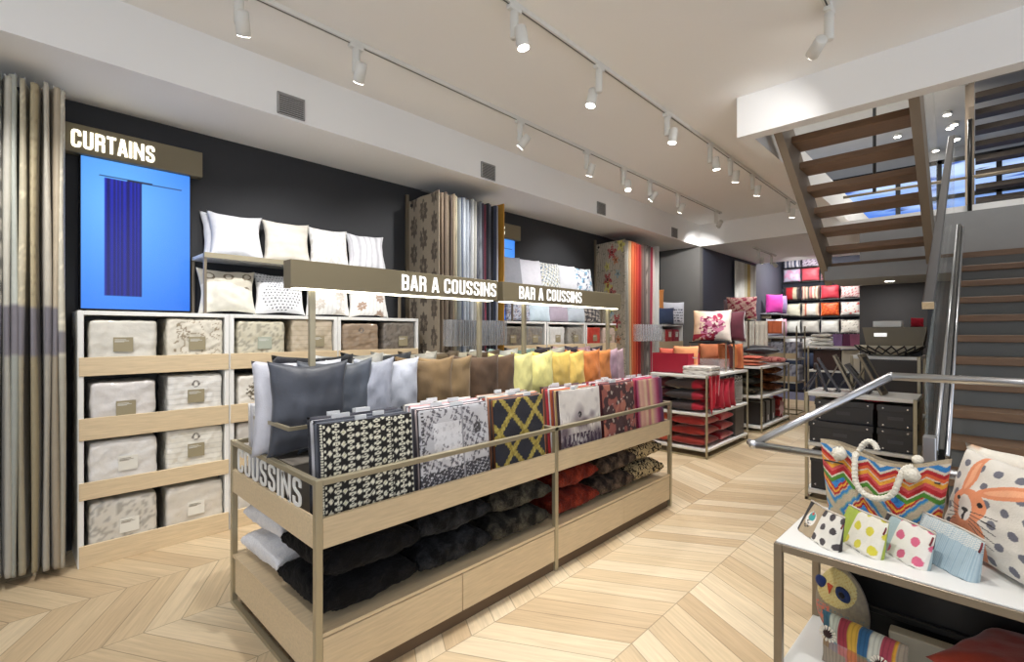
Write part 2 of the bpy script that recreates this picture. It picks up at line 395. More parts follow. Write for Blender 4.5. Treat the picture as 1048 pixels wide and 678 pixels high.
for k in range(1, 9):
    y = 6.62-GO*(k-1)
    sb(MB().box(-1.22, -.37, y-GO, y+.03, 2.30+RI*k-.06, 2.30+RI*k, b=.004), 'tread', TREAD)
for x0, x1 in ((-1.285, -1.22), (-.37, -.305)):
    sb(MB().prism([(6.66, 2.05), (6.66, 2.40), (4.44, 3.72), (4.44, 3.36)], x0, x1, 'x'), 'stringer', STRING)
sb(MB().prism([(3.0, 0), (6.62, 2.24), (6.62, 2.0), (3.3, 0)], -.16, -.131, 'x'), 'stringer', STRING)
# far upper flight
for k in range(0, 8):
    y = 11.4-.213*k; z = 3.755+.175*k
    sb(MB().box(-.02, 1.2, y-.2, y+.06, z-.075, z), 'tread', mat('dark_walnut', (62, 52, 44), .5, var=.1))
sb(MB().prism([(11.7, 3.4), (11.7, 3.8), (9.75, 5.18), (9.75, 4.8)], -.09, -.03, 'x'), 'stringer', STRING)
sb(MB().box(-.13, -.06, 9.9, 9.98, 2.96, 5.19), 'post', STRING)
# chrome rails and glass
hp = [(-.2, 3.6, 1.65), (-.2, 7.1, 3.62)]
mb = MB(); a = math.atan2(1.97, 3.5)
M_ = Matrix.Translation((-.2, 3.6, 1.65)) @ Matrix.Rotation(a, 4, 'X')
hr = sb(MB().box(-.026, .026, .012, 4.03, -.02, .02, M_, b=.005), 'handrail', mat('dark_steel', (112, 112, 116), .3, metal=.8, var=.04))
mb = MB().box(-.026, .026, 0, .012, -.02, .02, M_); mb.v = [(x-.5, y-3.0, z) for x, y, z in mb.v]
e_ = mb.build('end_cap', OAK, hr)
sb(MB().tube([(-.145, 3.15, .92), (-.145, 6.85, 2.62)], .010, 8), 'clamp_rail', CHROME, smooth=True)
sb(MB().tube([(-.105, 3.15, .90), (-.105, 6.85, 2.60)], .010, 8), 'clamp_rail', CHROME, smooth=True)
sb(MB().prism([(3.12, .12), (3.12, 1.30), (7.0, 3.5), (7.0, 2.34), (6.6, 2.31)], -.185, -.173, 'x'), 'glass_panel', GLASS)
sb(MB().box(-.138, -.112, 3.16, 3.17, .80, .90), 'clamp_end', BLACK)
sb(MB().prism([(3.15, .90), (3.15, .93), (6.85, 2.63), (6.85, 2.60)], -.135, -.115, 'x'), 'gasket', BLACK)
sb(MB().box(-.19, -.14, 3.04, 3.12, 0, 1.0, b=.004), 'newel', CHROME)
sb(MB().prism([(6.5, 2.4), (6.5, 3.4), (4.5, 4.6), (4.5, 3.6)], -.30, -.288, 'x'), 'glass_panel', GLASS)
for zz, ya in ((3.32, 7.8),):
    sb(MB().tube([(-1.3, ya, zz), (1.25, ya, zz)], .018, 8), 'guard_rail', BRONZE, smooth=True)
sb(MB().tube([(-.06, 7.5, 2.87), (-.06, 7.5, 3.9)], .02, 8), 'guard_post', BLACK, smooth=True)
sb(MB().tube([(-.95, 7.7, 3.3), (-.95, 7.7, 4.4), (-1.3, 7.7, 4.9)], .02, 8), 'guard_post', BLACK, smooth=True)
dl = thing('downlight', 'round recessed downlight glowing under the stair landing', 'light', (-.72, 6.95, 2.085))
MB().lathe([(.045, 0), (.055, -.004), (.055, .004), (.045, .004)]).build('trim_ring', LAMPW, dl, smooth=True)
MB().lathe([(.043, -.003), (.043, .002)]).build('lamp_disc', GLOW, dl)

# upper-floor window: cool daylight outside
win = bpy.data.objects.new('window_1', None); COL.objects.link(win); win['kind'] = 'structure'; win.location = (0, 13, 0)
def daypaint(U, V):
    c = mixc((70, 120, 215), (190, 215, 250), np.clip(V*1.2+sn(U, V, 2.3, 3)*.5, 0, 1))
    c = over(c, (70, 105, 190), sn(U, V, 4, 8) > .55); return over(c, (40, 50, 80), sn(U, V*2, 6, 12) > .72)
g = 60; mb = MB(); vs_ = []; 
for i in range(g+1):
    for j in range(g+1): vs_.append((-7+9*i/g, .05, 3.64+1.3*j/g))
mb.add(vs_, [(i*(g+1)+j, (i+1)*(g+1)+j, (i+1)*(g+1)+j+1, i*(g+1)+j+1) for i in range(g) for j in range(g)])
UU = np.array([(v[0]+7)/9 for v in vs_]); VV = np.array([(v[2]-3.64)/1.3 for v in vs_])
o = mb.build('pane', mat('daylight_glass', rough=.2, painted=True, emit=.55, var=.001), win, cols=lin(daypaint(UU, VV))); o['kind'] = 'structure'
mb = MB()
for x in (-7, -5.2, -3.6, -2.4, -1.2, -.55, .3, 1.2): mb.box(x-.04, x+.04, -.05, .0, 3.62, 4.96)
for z in (3.64, 4.2, 4.92): mb.box(-7, 2, -.05, .0, z-.04, z+.04)
mb.build('window_frame', BLACK, win)['kind'] = 'structure'

# ------------------------------------------------------------------ track lighting
def track(x, y0, y1, label):
    t = thing('light_track', label, 'light track', (x, y0, 3.47))
    MB().box(-.017, .017, 0, y1-y0, 0, .03).build('rail', LAMPW, t)
    MB().box(-.004, .004, .02, y1-y0-.02, -.002, .0).build('slot', mat('track_slot', (70, 70, 68), .6, var=.02), t)
    return t
track(-3.07, -1.5, 8.2, 'long white ceiling light track running closer to the vented soffit')
track(-2.02, -1.5, 8.4, 'long white ceiling light track above the display bar, further from the soffit')
track(-.65, .6, 3.55, 'short white ceiling track with one lamp near the stairwell edge')
track(-3.0, 9.6, 11.0, 'short white light track on the low ceiling at the back').location.z = 3.07
def spot(x, y, tgt, label, side=1, power=1.0, angle=78, z=3.47, lit=True):
    s = thing('track_spotlight', label, 'spotlight', (x, y, z), 0, 'white track spotlights')
    MB().box(-.02, .02, -.05, .05, -.028, .0, b=.004).build('adapter', LAMPW, s)
    MB().lathe([(.024, -.19), (.026, -.185), (.026, -.03), (.024, -.028)], 16).build('stem', LAMPW, s, smooth=True)
    c = Vector((.06*side, 0, -.20)); d = (Vector(tgt)-Vector((x, y, z))-c).normalized()
    q = Vector((0, 0, -1)).rotation_difference(d).to_matrix().to_4x4(); Mx = Matrix.Translation(c) @ q
    h = MB().lathe([(.030, .055), (.036, .05), (.038, -.07), (.036, -.072)], 20, Mx).build('lamp_head', LAMPW, s, smooth=True)
    MB().lathe([(.034, -.0745), (.034, -.071)], 16, Mx).build('lens', GLOW if lit else LAMPW, h)
    MB().lathe([(.012, -.03), (.012, .03)], 10, Matrix.Translation((.03*side, 0, -.17)) @ Matrix.Rotation(R(90), 4, 'Y')).build('pivot', LAMPW, s)
    if lit and power > 0:
        ld = bpy.data.lights.new('spot_beam', 'SPOT'); ld.energy = SPOT_W*power; ld.spot_size = R(angle); ld.spot_blend = .7; ld.shadow_soft_size = .035; ld.color = SPOT_COL
        lo = bpy.data.objects.new('spot_beam', ld); COL.objects.link(lo); lo.parent = s
        lo.location = c+d*.082; lo.rotation_euler = Vector((0, 0, -1)).rotation_difference(d).to_euler()
    return s
T1 = [(.92, (-3.95, 1.35, 1.9), .85), (1.65, (-4.3, 1.9, 1.7), .75), (3.3, (-4.2, 2.9, 1.9), .95), (4.37, (-4.2, 4.6, 1.1), 1.0), (5.13, (-2.6, 4.6, .9), 1), (5.78, (-4.2, 5.6, 2.0), 1.1), (6.6, (-4.1, 7.2, 1.8), 1), (8.0, (-3.75, 8.75, 2.7), .8)]
N1 = ['nearest the camera', 'above the two sets of white cushions', 'above the patterned fabric stand', 'facing away with a dark lens side', 'fifth along the soffit track', 'sixth along the soffit track', 'seventh along the soffit track', 'at its far end']
for (y, t, p), n in zip(T1, N1): spot(-3.07, y, t, 'white track spotlight on the track by the soffit, '+n, 1, p)
T2 = [(2.12, (-1.6, 2.4, .5), 1.3), (3.03, (-2.3, 2.6, .9), 1.1), (4.12, (-2.2, 3.9, .9), 1), (5.1, (-1.8, 5.4, .4), 1), (5.68, (-2.4, 6.2, .9), 1.1), (6.43, (-2.5, 6.9, .9), 1.1), (8.0, (-2.4, 8.6, .8), 1.1)]
N2 = ['nearest and brightest, with a starburst glare', 'second from the front', 'third from the front', 'fourth from the front', 'fifth from the front', 'sixth from the front', 'last one before the back ceiling']
for (y, t, p), n in zip(T2, N2): spot(-2.02, y, t, 'white track spotlight on the middle track, '+n, -1 if y == 3.03 else 1, p)
spot(-.65, 3.46, (-1.35, 4.3, 3.0), 'white track spotlight turned away beside the stairwell edge', -1, .2)
spot(-3.0, 9.9, (-3.3, 11.4, 1.6), 'left white spotlight on the low back ceiling', 1, .8, z=3.07)
spot(-3.0, 10.7, (-2.6, 13.8, 1.9), 'right white spotlight on the low back ceiling', 1, 1.6, z=3.07)
# extra out-of-view lamps on these tracks, added to light curtains, bar and table
for x, y, t, p in ((-3.07, -.2, (-4.1, .1, 1.2), 1.1), (-2.02, 1.1, (-2.3, 1.3, .9), 1.1), (-2.02, .2, (-2.6, 1.1, .5), .6), (-.65, 2.2, (-.1, 2.3, .8), .55), (-.65, .9, (-.3, 2.2, .6), .8)):
    spot(x, y, t, 'added white track spotlight out of view, lighting the curtains, bar and table', 1, p)
# back room and upper floor lamps
def bare(x, y, z, p, size=.3, col=(1, .95, .88)):
    ld = bpy.data.lights.new('ceiling_lamp', 'AREA'); ld.energy = p; ld.size = size; ld.shape = 'DISK'; ld.color = col
    o = bpy.data.objects.new('ceiling_lamp', ld); COL.objects.link(o); o.location = (x, y, z); return o
bare(-2.8, 12.9, 3.46, 45, .4); bare(-.72, 6.95, 2.07, 3, .09)
bare(-1, 9, 5.17, 40, .5); bare(-3.5, 7, 5.17, 50, .5); bare(.4, 6.4, 5.17, 25, .5)
UPL = ((-1.07, 11.48), (-.36, 10.9), (-.35, 11.66), (-.29, 11.52), (-.35, 12.5), (-.28, 12.4), (-.6, 12.9))
for i, (x, y) in enumerate(UPL):
    s = thing('ceiling_downlight', 'small glowing lamp on the upper floor ceiling seen through the stairwell', 'light', (x, y, 5.165), 0, 'upper floor ceiling lamps')
    MB().lathe([(.05, .0), (.06, -.02), (.06, .03), (.05, .035)], 14).build('housing', LAMPW, s, smooth=True); MB().lathe([(.048, -.024), (.048, -.018)], 14).build('lens', GLOW, s)
# vents
for y, n in ((1.47, 'nearest, largest in view'), (3.5, 'over the grey patterned fabric stand'), (5.63, 'over the second set of wall shelves'), (7.86, 'near the far corner of the soffit')):
    v = thing('air_vent', 'grey louvred air vent in the white soffit, '+n, 'air vent', (-3.72, y, 3.12), 0, 'soffit air vents')
    MB().box(0, .006, -.1, .1, 0, .16).build('backing', BLACK, v)
    mb = MB().box(.006, .014, -.1, -.09, 0, .16).box(.006, .014, .09, .1, 0, .16).box(.006, .014, -.1, .1, 0, .008).box(.006, .014, -.1, .1, .152, .16)
    for k in range(9): mb.box(.006, .016, -.09, .09, .016+k*.0155, .023+k*.0155)
    mb.build('grille', mat('grille_grey', (165, 165, 163), .5, var=.02), v)

# ================================================================== WALL DISPLAYS
def ordw(i): return ['first', 'second', 'third', 'fourth', 'fifth', 'sixth', 'seventh', 'eighth', 'ninth', 'tenth', 'eleventh', 'twelfth', 'thirteenth', 'fourteenth', 'fifteenth', 'sixteenth', 'seventeenth', 'eighteenth', 'nineteenth', 'twentieth', 'twenty-first', 'twenty-second', 'twenty-third', 'twenty-fourth'][i]
def hang_panel(name, y, x0, x1, z0, z1, th, paint, seed, label, cat='curtain', group=None, card=False, wav=.5, m=None, nx=9, nz=36):
    L = x1-x0; ring = []
    for i in range(nx+1): ring.append((i/nx*L, -1))
    ring.append((L+.35*th, 0))
    for i in range(nx, -1, -1): ring.append((i/nx*L, 1))
    vs = []; UU = []; VV = []
    for k in range(nz+1):
        zz = z0+(z1-z0)*k/nz
        for (a, s) in ring:
            wv = math.sin(a*14+seed)*th*.35*wav+math.sin(zz*2.1+seed*1.7)*th*.12*wav
            tk = th*.5*(.85+.15*math.sin(zz*3+seed*2+a*9))
            fx = math.sin(zz*1.6+seed)*.006
            vs.append((a+fx, wv+s*tk, zz-z0)); UU.append(a/L); VV.append(k/nz)
    n = len(ring); fs = [(k*n+i, k*n+(i+1) % n, (k+1)*n+(i+1) % n, (k+1)*n+i) for k in range(nz) for i in range(n)]
    fs += [tuple(range(n)), tuple(range((nz+1)*n-1, nz*n-1, -1))]
    mb = MB(); mb.v = vs; mb.f = fs
    o = mb.build(name, m or FAB, smooth=True, loc=(x0, y, z0), cols=lin(paint(np.array(UU), np.array(VV)))); tag(o, label, cat, group)
    if card:
        cdm = MB().box(0, .002, -.004, .005, 0, .27); cdm.build('card_edge', mat('card_grey', (160, 163, 168), .5, var=.02), o, loc=(L+.15, 0, 1.36-z0))
        MB().box(.01, .15, -.0015, .0015, 0, .27).build('label_card', ACRYL, o, loc=(L, 0, 1.36-z0))
    MB().tube([(0, 0, 0), (0, 0, .03), (.0, 0, .05)], .004, 6).build('hook', CHROME, o, loc=(L*.8, 0, z1-z0-.01))
    return o
def flecked(c, c2, s=0, thr=.35, f=6):
    return lambda U, V: over(mixc(c, np.array(c)*.93, sn(U, V*6, 1.2, s)*.5+.5), c2, sn(U*3, V*18, f/4, s+3) > thr)
def plainp(c, s=0): return lambda U, V: mixc(c, np.array(c)*.88, sn(U*.5, V*2, 1, s)*.5+.5)

# long curtains at the left edge of the view
lc = [((206, 200, 182), 'ivory brocade'), ((190, 176, 152), 'dusty beige'), ((203, 196, 180), 'pale sand'), ((184, 170, 136), 'gold-flecked'), ((196, 186, 160), 'embroidered cream'),
      ((190, 194, 184), 'pale grey-green'), ((206, 202, 188), 'off-white'), ((186, 184, 168), 'ribbed stone-grey'), ((216, 214, 204), 'white-striped'), ((196, 190, 172), 'soft linen-coloured'), ((200, 194, 178), 'light oatmeal')]
def lcp(c, i):
    def f(U, V):
        b = flecked(c, np.array(c)*(.82 if i % 2 else 1.12), i, .45 if i in (0, 3, 4) else 1.4, 9)(U, V)
        if i in (7, 8): b = over(b, np.array(c)*.6, (np.abs((V*150) % 1-.5) < .2) & (U > .2) & (V > .5))
        b = over(b, (116, 112, 118), (V > .44) & (V < .54)) if i not in (0,) else over(b, (120, 116, 120), (V > .45) & (V < .50))
        return over(b, np.array(c)*.82, V < .44)
    return f
for i, (c, n) in enumerate(lc):
    hang_panel('hanging_curtain', .232-.0415*i, -4.48, -4.06, .05+.004*i, 2.99+.01*(i % 3), .033, lcp(np.array(c)*.96, i), i*1.3, n+' curtain, '+ordw(i)+' back from the edge beside the blue screen', group='long curtains at the left end', wav=1.2, m=FABS, nx=18, nz=130)

# curtains sign and screen
def wall_screen(y0, label, lab_s, txt=True):
    s = thing('display_screen', label, 'screen', (-4.5, y0, 1.66))
    MB().box(0, .05, 0, .655, 0, 1.07, b=.004).build('casing', BLACK, s)
    def pic(U, V):
        c = mixc((38, 112, 226), (104, 176, 250), 1.1-np.hypot((U-.3)*.9, (V-.72)*1.1)*1.1)
        fold = .5+.5*np.sin((U-.2)*150+np.sin(U*40)*1.5)
        cu = mixc((6, 8, 90), (24, 40, 190), fold*(.5+.5*V))
        m_ = (U > .19) & (U < .53) & (V > .09) & (V < .885)
        c = np.where(m_[:, None], cu, c)
        return over(c, (30, 40, 60), (U > .15) & (U < .92) & (np.abs(V-(.893-.012*(U-.2))) < .005))
    gx, gz = 90, 140; vs = []; U = []; V = []
    for i in range(gx+1):
        for j in range(gz+1): vs.append((.052, .008+.639*i/gx, .008+1.054*j/gz)); U.append(i/gx); V.append(j/gz)
    mb = MB(); mb.add(vs, [(i*(gz+1)+j, (i+1)*(gz+1)+j, (i+1)*(gz+1)+j+1, i*(gz+1)+j+1) for i in range(gx) for j in range(gz)])
    mb.build('picture', SCREEN, s, cols=lin(pic(np.array(U), np.array(V))))
    g = thing('curtains_sign', lab_s, 'sign', (-4.5, y0-.075, 2.725))
    MB().box(0, .09, 0, .80, 0, .195, b=.003).build('sign_box', OLIVE, g)
    text('lettering', 'CURTAINS', .46, .12, LETGLOW, g, (.0905, .03, .035), (R(90), 0, R(90)), .003, 1.0)
    return s
wall_screen(.335, 'tall blue screen showing a dark blue curtain, beside the long hanging curtains', 'olive box sign reading CURTAINS with glowing white letters above the nearer screen')
wall_screen(4.03, 'second blue screen, mostly hidden behind the row of grey fabric panels', 'olive box sign over the farther screen, behind the grey fabric panels')

# storage units
LV = [(0, .14), (.43, .54), (.81, .95), (1.22, 1.34)]
def wall_unit(y0, w, label, depth=.40, group=None):
    u = thing('shelf_unit', label, 'shelving', (-4.495, y0, 0), 0, group)
    for a in (.0, w-.03): MB().box(0, depth, a, a+.03, 0, 1.64, b=.002).build('side_panel', WHITEL, u)
    MB().box(0, depth, .03, w-.03, 1.612, 1.64, b=.002).build('top', WHITEL, u)
    MB().box(0, .01, .03, w-.03, .02, 1.612).build('back_panel', BLACK, u)
    for k, (a, b) in enumerate(LV):
        MB().box(.01, depth-.01, .03, w-.03, a+.02, a+.035).build('shelf', WHITEL, u)
        MB().box(depth-.008, depth+.008, .006, w-.006, a, b, b=.002).build('front_board', OAK, u)
    return u
PK = {
 'plain': lambda c: plainp(c, 2),
 'pleat': lambda c: (lambda U, V: mixc(c, np.array(c)*.80, (np.abs((V*22) % 1-.5) < .13)*((U < .25) | (U > .75)).astype(float))),
 'flower': lambda c: (lambda U, V: over(over(mixc(c, np.array(c)*.9, sn(U, V, 2, 4)*.5), (140, 126, 104), (np.abs(np.hypot((U-.28)*1.2, V-.68)-.10-.03*np.sin(7*np.arctan2(V-.68, (U-.28)*1.2))) < .018)), (150, 136, 112), (np.abs(sn(U, V, 1.6, 9)) < .05) & (V > .2) & (U > .05) & (U < .95))),
 'ring': lambda c: (lambda U, V: over(mixc(c, np.array(c)*.92, (np.abs((V*9) % 1-.5) < .1).astype(float)), (100, 94, 88), np.abs(np.hypot((U-.5)*1.35, (V-.80)*1.2)-.075) < .017)),
 'tree': lambda c: (lambda U, V: over(mixc(c, np.array(c)*.95, sn(U, V, 1, 6)*.5), (96, 86, 68), ((np.hypot((U-.38)*1.1, V-.6) < .24) & (sn(U, V, 5, 7) > 0)) | ((np.abs(U-.38) < .02) & (V < .5) & (V > .2)))),
 'lines': lambda c: (lambda U, V: mixc(c, np.array(c)*.8, (np.abs(sn(U, V, 1.8, 12)) < .12).astype(float))),
}
def pack_n(kind): return 46 if kind in ('ring', 'tree', 'flower') else 22
def pack(x, y, z, w, h, kind, c, card, label, seed, d=.33, group='wrapped bedding on the wall shelves'):
    mb, P = softbox_bm(w, d, h, pack_n(kind), .25, .006, seed)
    o = mb.build('bedding_pack', WRAP, smooth=True, loc=(x, y, z), cols=lin(PK[kind](c)((P[:, 0]+1)/2, (P[:, 2]+1)/2)))
    o.rotation_euler = (0, 0, R(90)); tag(o, label, 'bedding pack', group)
    if card:
        cc, cx, cz = card
        cm = mat('card_%d' % cc[0], cc, .5, var=.02)
        k = MB().box(-.052, .052, -.003, .0, 0, .095).build('label_card', cm, o, loc=(w*cx, -d/2-.004, h*(cz+.24)))
        mb = MB()
        for q, (l, zz) in enumerate(((.06, .078), (.075, .070), (.05, .064))): mb.box(-.045, -.045+l, -.0042, -.003, zz, zz+.0025)
        mb.build('print_lines', WHITEL if cc[0] < 180 else BRONZE, k)
    return o
TAN, WCARD = (150, 140, 112), (222, 220, 210)
bays = [.30, 1.163, 2.026]
for i, y0 in enumerate(bays): wall_unit(y0, .86, 'white shelf unit with oak front boards, '+['directly under the blue screen', 'second along, under the patterned white cushions', 'third along, beside the damask fabric panel'][i], group='white shelf units under the white cushions')
rows_ = ['lowest', 'third', 'second', 'top']
spec = {  # (bay,row,slot): kind,colour,card
 (0, 3, 0): ('plain', (218, 214, 202), (TAN, -.02, .12), 'cream bedding pack with olive label'), (0, 3, 1): ('flower', (212, 206, 190), (TAN, .02, .1), 'cream bedding pack with brown flower print'),
 (0, 2, 0): ('plain', (222, 218, 214), (TAN, .02, .08), 'white bedding pack with dark olive label'), (0, 2, 1): ('ring', (222, 220, 214), (TAN, 0, .18), 'white pleated bedding pack with grey ring'),
 (0, 1, 0): ('pleat', (216, 214, 210), (WCARD, .05, .12), 'white ribbed bedding pack with white label'), (0, 1, 1): ('ring', (220, 217, 206), (TAN, 0, .15), 'off-white bedding pack with small ring'),
 (0, 0, 0): ('lines', (204, 200, 190), (WCARD, .07, .12), 'grey-white bedding pack with swirled pattern'), (0, 0, 1): ('plain', (218, 212, 200), (WCARD, 0, .15), 'smooth cream boxy bedding pack'),
 (1, 3, 0): ('lines', (200, 194, 172), ((170, 176, 160), .05, .1), 'beige crinkled bedding pack with pale label'), (1, 3, 1): ('ring', (190, 176, 152), (TAN, .12, .1), 'tan satin bedding pack with ring'),
 (2, 3, 0): ('ring', (150, 130, 108), None, 'brown satin bedding pack with eyelet'), (2, 3, 1): ('lines', (120, 112, 102), (TAN, .1, .08), 'dark grey crinkled bedding pack'),
 (1, 2, 0): ('tree', (222, 218, 208), (TAN, .2, .05), 'white bedding pack printed with a brown tree'),
}
for b in range(3):
    for r in range(4):
        for s_ in range(2):
            k, c, cdv, lab = spec.get((b, r, s_), ('plain', (216-6*b, 212-6*b, 204-6*b), (WCARD, .0, .12), 'pale bedding pack'))
            w = .36 if s_ else .365; y = bays[b]+(.235 if s_ == 0 else .645)+(.0 if b else 0)
            z = LV[r][0]+.036; h = [.375, .35, .345, .355][r] - (.02 if s_ == 0 else 0)
            if r == 0: h = .36; 
            pack(-4.285, y, z, w-.015*(r == 2), h-.01*((b+r) % 2), k, c, cdv, lab+', '+['near', 'far'][s_]+' side of the '+rows_[r]+' shelf, '+ordw(b)+' unit', b*17+r*5+s_, d=.36)

# open shelf with white cushions over the near units
def open_rack(y0, y1, label):
    u = thing('cushion_rack', label, 'shelf', (-4.49, y0, 1.642)); L = y1-y0
    for yy in (0, L-.02):
        for xx in (.0, .34): MB().box(xx, xx+.02, yy, yy+.02, 0, .45).build('post', BRONZE, u)
    MB().box(0, .36, 0, L, .425, .45, b=.002).build('shelf', WHITEL, u)
    MB().box(.36, .372, 0, L, .418, .455).build('edge_trim', BEAM, u)
    return u
open_rack(1.0, 2.70, 'thin bronze rack above the near shelf units carrying white cushions')
FACE = R(90)
def dotsp(c, d, nx=9, r=.3, off=True, ring=None):
    def f(U, V):
        a = U*nx; b = V*nx; row = np.floor(b); a = a+(row % 2)*.5*off
        m = np.hypot(a % 1-.5, b % 1-.5) < r
        if ring is not None: m &= (np.hypot(U-ring[0], V-ring[1]) < ring[2])
        return over(np.tile(np.asarray(c, float), (len(U), 1)), d, m)
    return f
def halfp(c1, c2, motif):   # upper part patterned like a folded slip
    return lambda U, V: np.where((V > .62+.08*np.sin(U*5))[:, None], over(np.tile(np.array(c1, float), (len(U), 1)), motif, np.abs(np.hypot((U*3) % 1-.5, (V*3) % 1-.5)-.22) < .05), mixc(c2, np.array(c2)*.96, sn(U, V, 2, 3)*.5))
def damaskp(c, d, nx=2, ny=2, r=.24):
    def f(U, V):
        a = U*nx; b = V*ny; b = b+(np.floor(a) % 2)*.5; A = (a % 1-.5); B = (b % 1-.5)
        th = np.arctan2(B, A); rr = np.hypot(A*1.15, B)
        m = (rr < r*(.86+.14*np.cos(8*th))) & ~((rr < r*.35) & (np.abs(np.sin(4*th)) < .3)) & (sn(U, V, 9, 5) > -.6)
        return over(mixc(c, np.array(c)*.95, (np.abs((U*60) % 1-.5) < .15).astype(float)), d, m)
    return f
WH = (236, 235, 236)
ups = [(1.00, WH, solid((225, 226, 230)), 'plain grey-white cushion partly hidden behind the first white cushion'), (1.26, WH, solid((218, 219, 224)), 'plain bright white cushion at the near end of the upper shelf'),
       (1.66, WH, plainp((220, 214, 202), 2), 'ivory cushion, second on the upper shelf'), (2.04, WH, lambda U, V: mixc((222, 221, 220), (202, 200, 196), (sn(U, V, 5, 3) > .2).astype(float)), 'white textured cushion, third on the upper shelf'),
       (2.42, WH, lambda U, V: mixc((220, 220, 224), (186, 186, 192), (np.abs((U*6) % 1-.5) < .12).astype(float)), 'white striped cushion at the far end of the upper shelf')]
for i, (y, c, p, l) in enumerate(ups):
    cushion('white_cushion', .40 if i != 3 else .38, .385, .15, paint=p, loc=(-4.30 if i else -4.385, y+.015+(.235 if i == 0 else 0), 2.095), rz=FACE-R(5 if i else 0), rx=R(-12), label=l, group='white cushions on the upper shelf', seed=i+3, n=26, pinch=.13, wr=.01)
los = [(1.20, halfp((206, 200, 184), (232, 228, 214), (120, 108, 90)), 'beige and white cushion with a leaf-printed top'),
       (1.60, lambda U, V: np.where((V > .66+.1*np.cos(U*4))[:, None], dotsp((200, 202, 206), (90, 92, 100), 16, .22)(U, V), dotsp((242, 242, 244), (80, 84, 92), 13, .27, ring=(.5, .45, .42))(U, V)), 'white cushion with a cluster of grey dots'),
       (2.02, damaskp((240, 238, 234), (208, 200, 190), 2, 2, .33), 'white cushion with faint medallion print'),
       (2.43, damaskp((242, 240, 236), (176, 150, 132), 2, 2, .30), 'white cushion with brown corner medallions')]
for i, (y, p, l) in enumerate(los): cushion('white_cushion', .41, .36, .17, paint=p, loc=(-4.27, y, 1.645), rz=FACE-R(4), rx=R(-8), label=l+', resting on top of the units', group='patterned white cushions on the lower shelf', seed=i+13, n=70, pinch=.12, wr=.01)

# ------------------------------------------------------------------ fabric panel stand (grey)
def fabric_front(y, x0, x1, z0, z1, paint, label, n=90, m=None):
    vs = []; U = []; V = []; nz = int(n*(z1-z0)/(x1-x0)*.6)
    for sgn in (-1, 1):
        for i in range(n+1):
            for j in range(nz+1):
                xx = (x1-x0)*i/n; zz = (z1-z0)*j/nz
                vs.append((xx, .007*math.sin(xx*22+.6*math.sin(zz*2))+sgn*.004, zz+(.02*(xx/(x1-x0)) if j == nz else 0))); U.append(i/n); V.append(j/nz)
    S = (n+1)*(nz+1); q = lambda a, i, j: a*S+i*(nz+1)+j
    fs = [(q(a, i, j), q(a, i+1, j), q(a, i+1, j+1), q(a, i, j+1)) for a in (0, 1) for i in range(n) for j in range(nz)]
    fs += [(q(0, i, j), q(0, i+1, j), q(1, i+1, j), q(1, i, j)) for j in (0, nz) for i in range(n)]+[(q(0, i, j), q(0, i, j+1), q(1, i, j+1), q(1, i, j)) for i in (0, n) for j in range(nz)]
    mb = MB(); mb.v = vs; mb.f = fs
    o = mb.build('hanging_fabric_panel', m or FAB, smooth=True, loc=(x0, y, z0), cols=lin(paint(np.array(U), np.array(V)))); tag(o, label, 'curtain')
    mb = MB()
    for k in (.08, .5, .9): mb.lathe([(.012, -.006), (.02, -.008), (.02, -.002), (.012, 0)], 12, Matrix.Translation(((x1-x0)*k, -.006, z1-z0-.05)) @ Matrix.Rotation(R(90), 4, 'X'))
    mb.build('eyelet', BLACK, o)
    return o
fabric_front(3.03, -4.47, -3.93, .12, 2.93, damaskp((158, 146, 128), (94, 84, 74), 3, 9.5, .42), 'taupe fabric panel with dark medallions facing the camera beside the white shelf units')
gc = [((128, 112, 94), 'taupe brown'), ((112, 98, 84), 'dark taupe'), ((138, 122, 102), 'mocha'), ((96, 84, 74), 'deep brown'), ((150, 134, 112), 'warm sand'), ((170, 164, 140), 'speckled beige'), ((150, 156, 156), 'grey-green'), ((98, 108, 128), 'slate blue'), ((206, 212, 220), 'ice white'),
      ((176, 184, 194), 'silver'), ((112, 116, 124), 'mid grey'), ((214, 216, 216), 'bright white'), ((198, 196, 188), 'cream'), ((92, 96, 108), 'steel grey'), ((138, 142, 150), 'dotted grey'), ((84, 76, 92), 'plum grey'), ((122, 58, 74), 'plum-spotted'), ((52, 54, 64), 'charcoal blue'),
      ((90, 92, 104), 'blue-grey'), ((38, 40, 48), 'near-black'), ((70, 76, 96), 'navy grey'), ((196, 200, 208), 'pale silver')]
for i, (c, n) in enumerate(gc):
    p = flecked(c, np.array(c)*(1.35 if sum(c) < 380 else .75), i, .3, 8) if i in (5, 10, 14, 16, 18) else plainp(c, i)
    hang_panel('hanging_fabric_panel', 3.065+.0375*i, -4.46, -3.93+.01*math.sin(i*2.3), .12, 2.93+.012*math.sin(i*1.9), .029, p, i*.8, n+' fabric panel edge, '+ordw(i)+' behind the taupe medallion panel', group='fabric panels on the grey stand', card=True, wav=.45)
def stand(y0, y1, label, c=None):
    s = thing('fabric_stand', label, 'display stand', (-4.49, y0, 0)); L = y1-y0
    MB().box(0, .03, L-.03, L, 0, 3.0).box(0, .03, 0, .03, 0, 3.0).build('post', BRONZE, s)
    MB().box(0, .60, L-.012, L, .04, 2.97).build('end_panel', c or mat('ochre_laminate', (190, 140, 52), .5, var=.03), s)
    MB().box(.03, .6, .0, L-.012, .03, .06).build('base', BRONZE, s)
    MB().tube([(.3, 0, 2.99), (.3, L, 2.99)], .01, 8).build('rail', CHROME, s)
    return s
stand(2.99, 3.92, 'tall stand with ochre end panel holding the grey and taupe fabric panels')

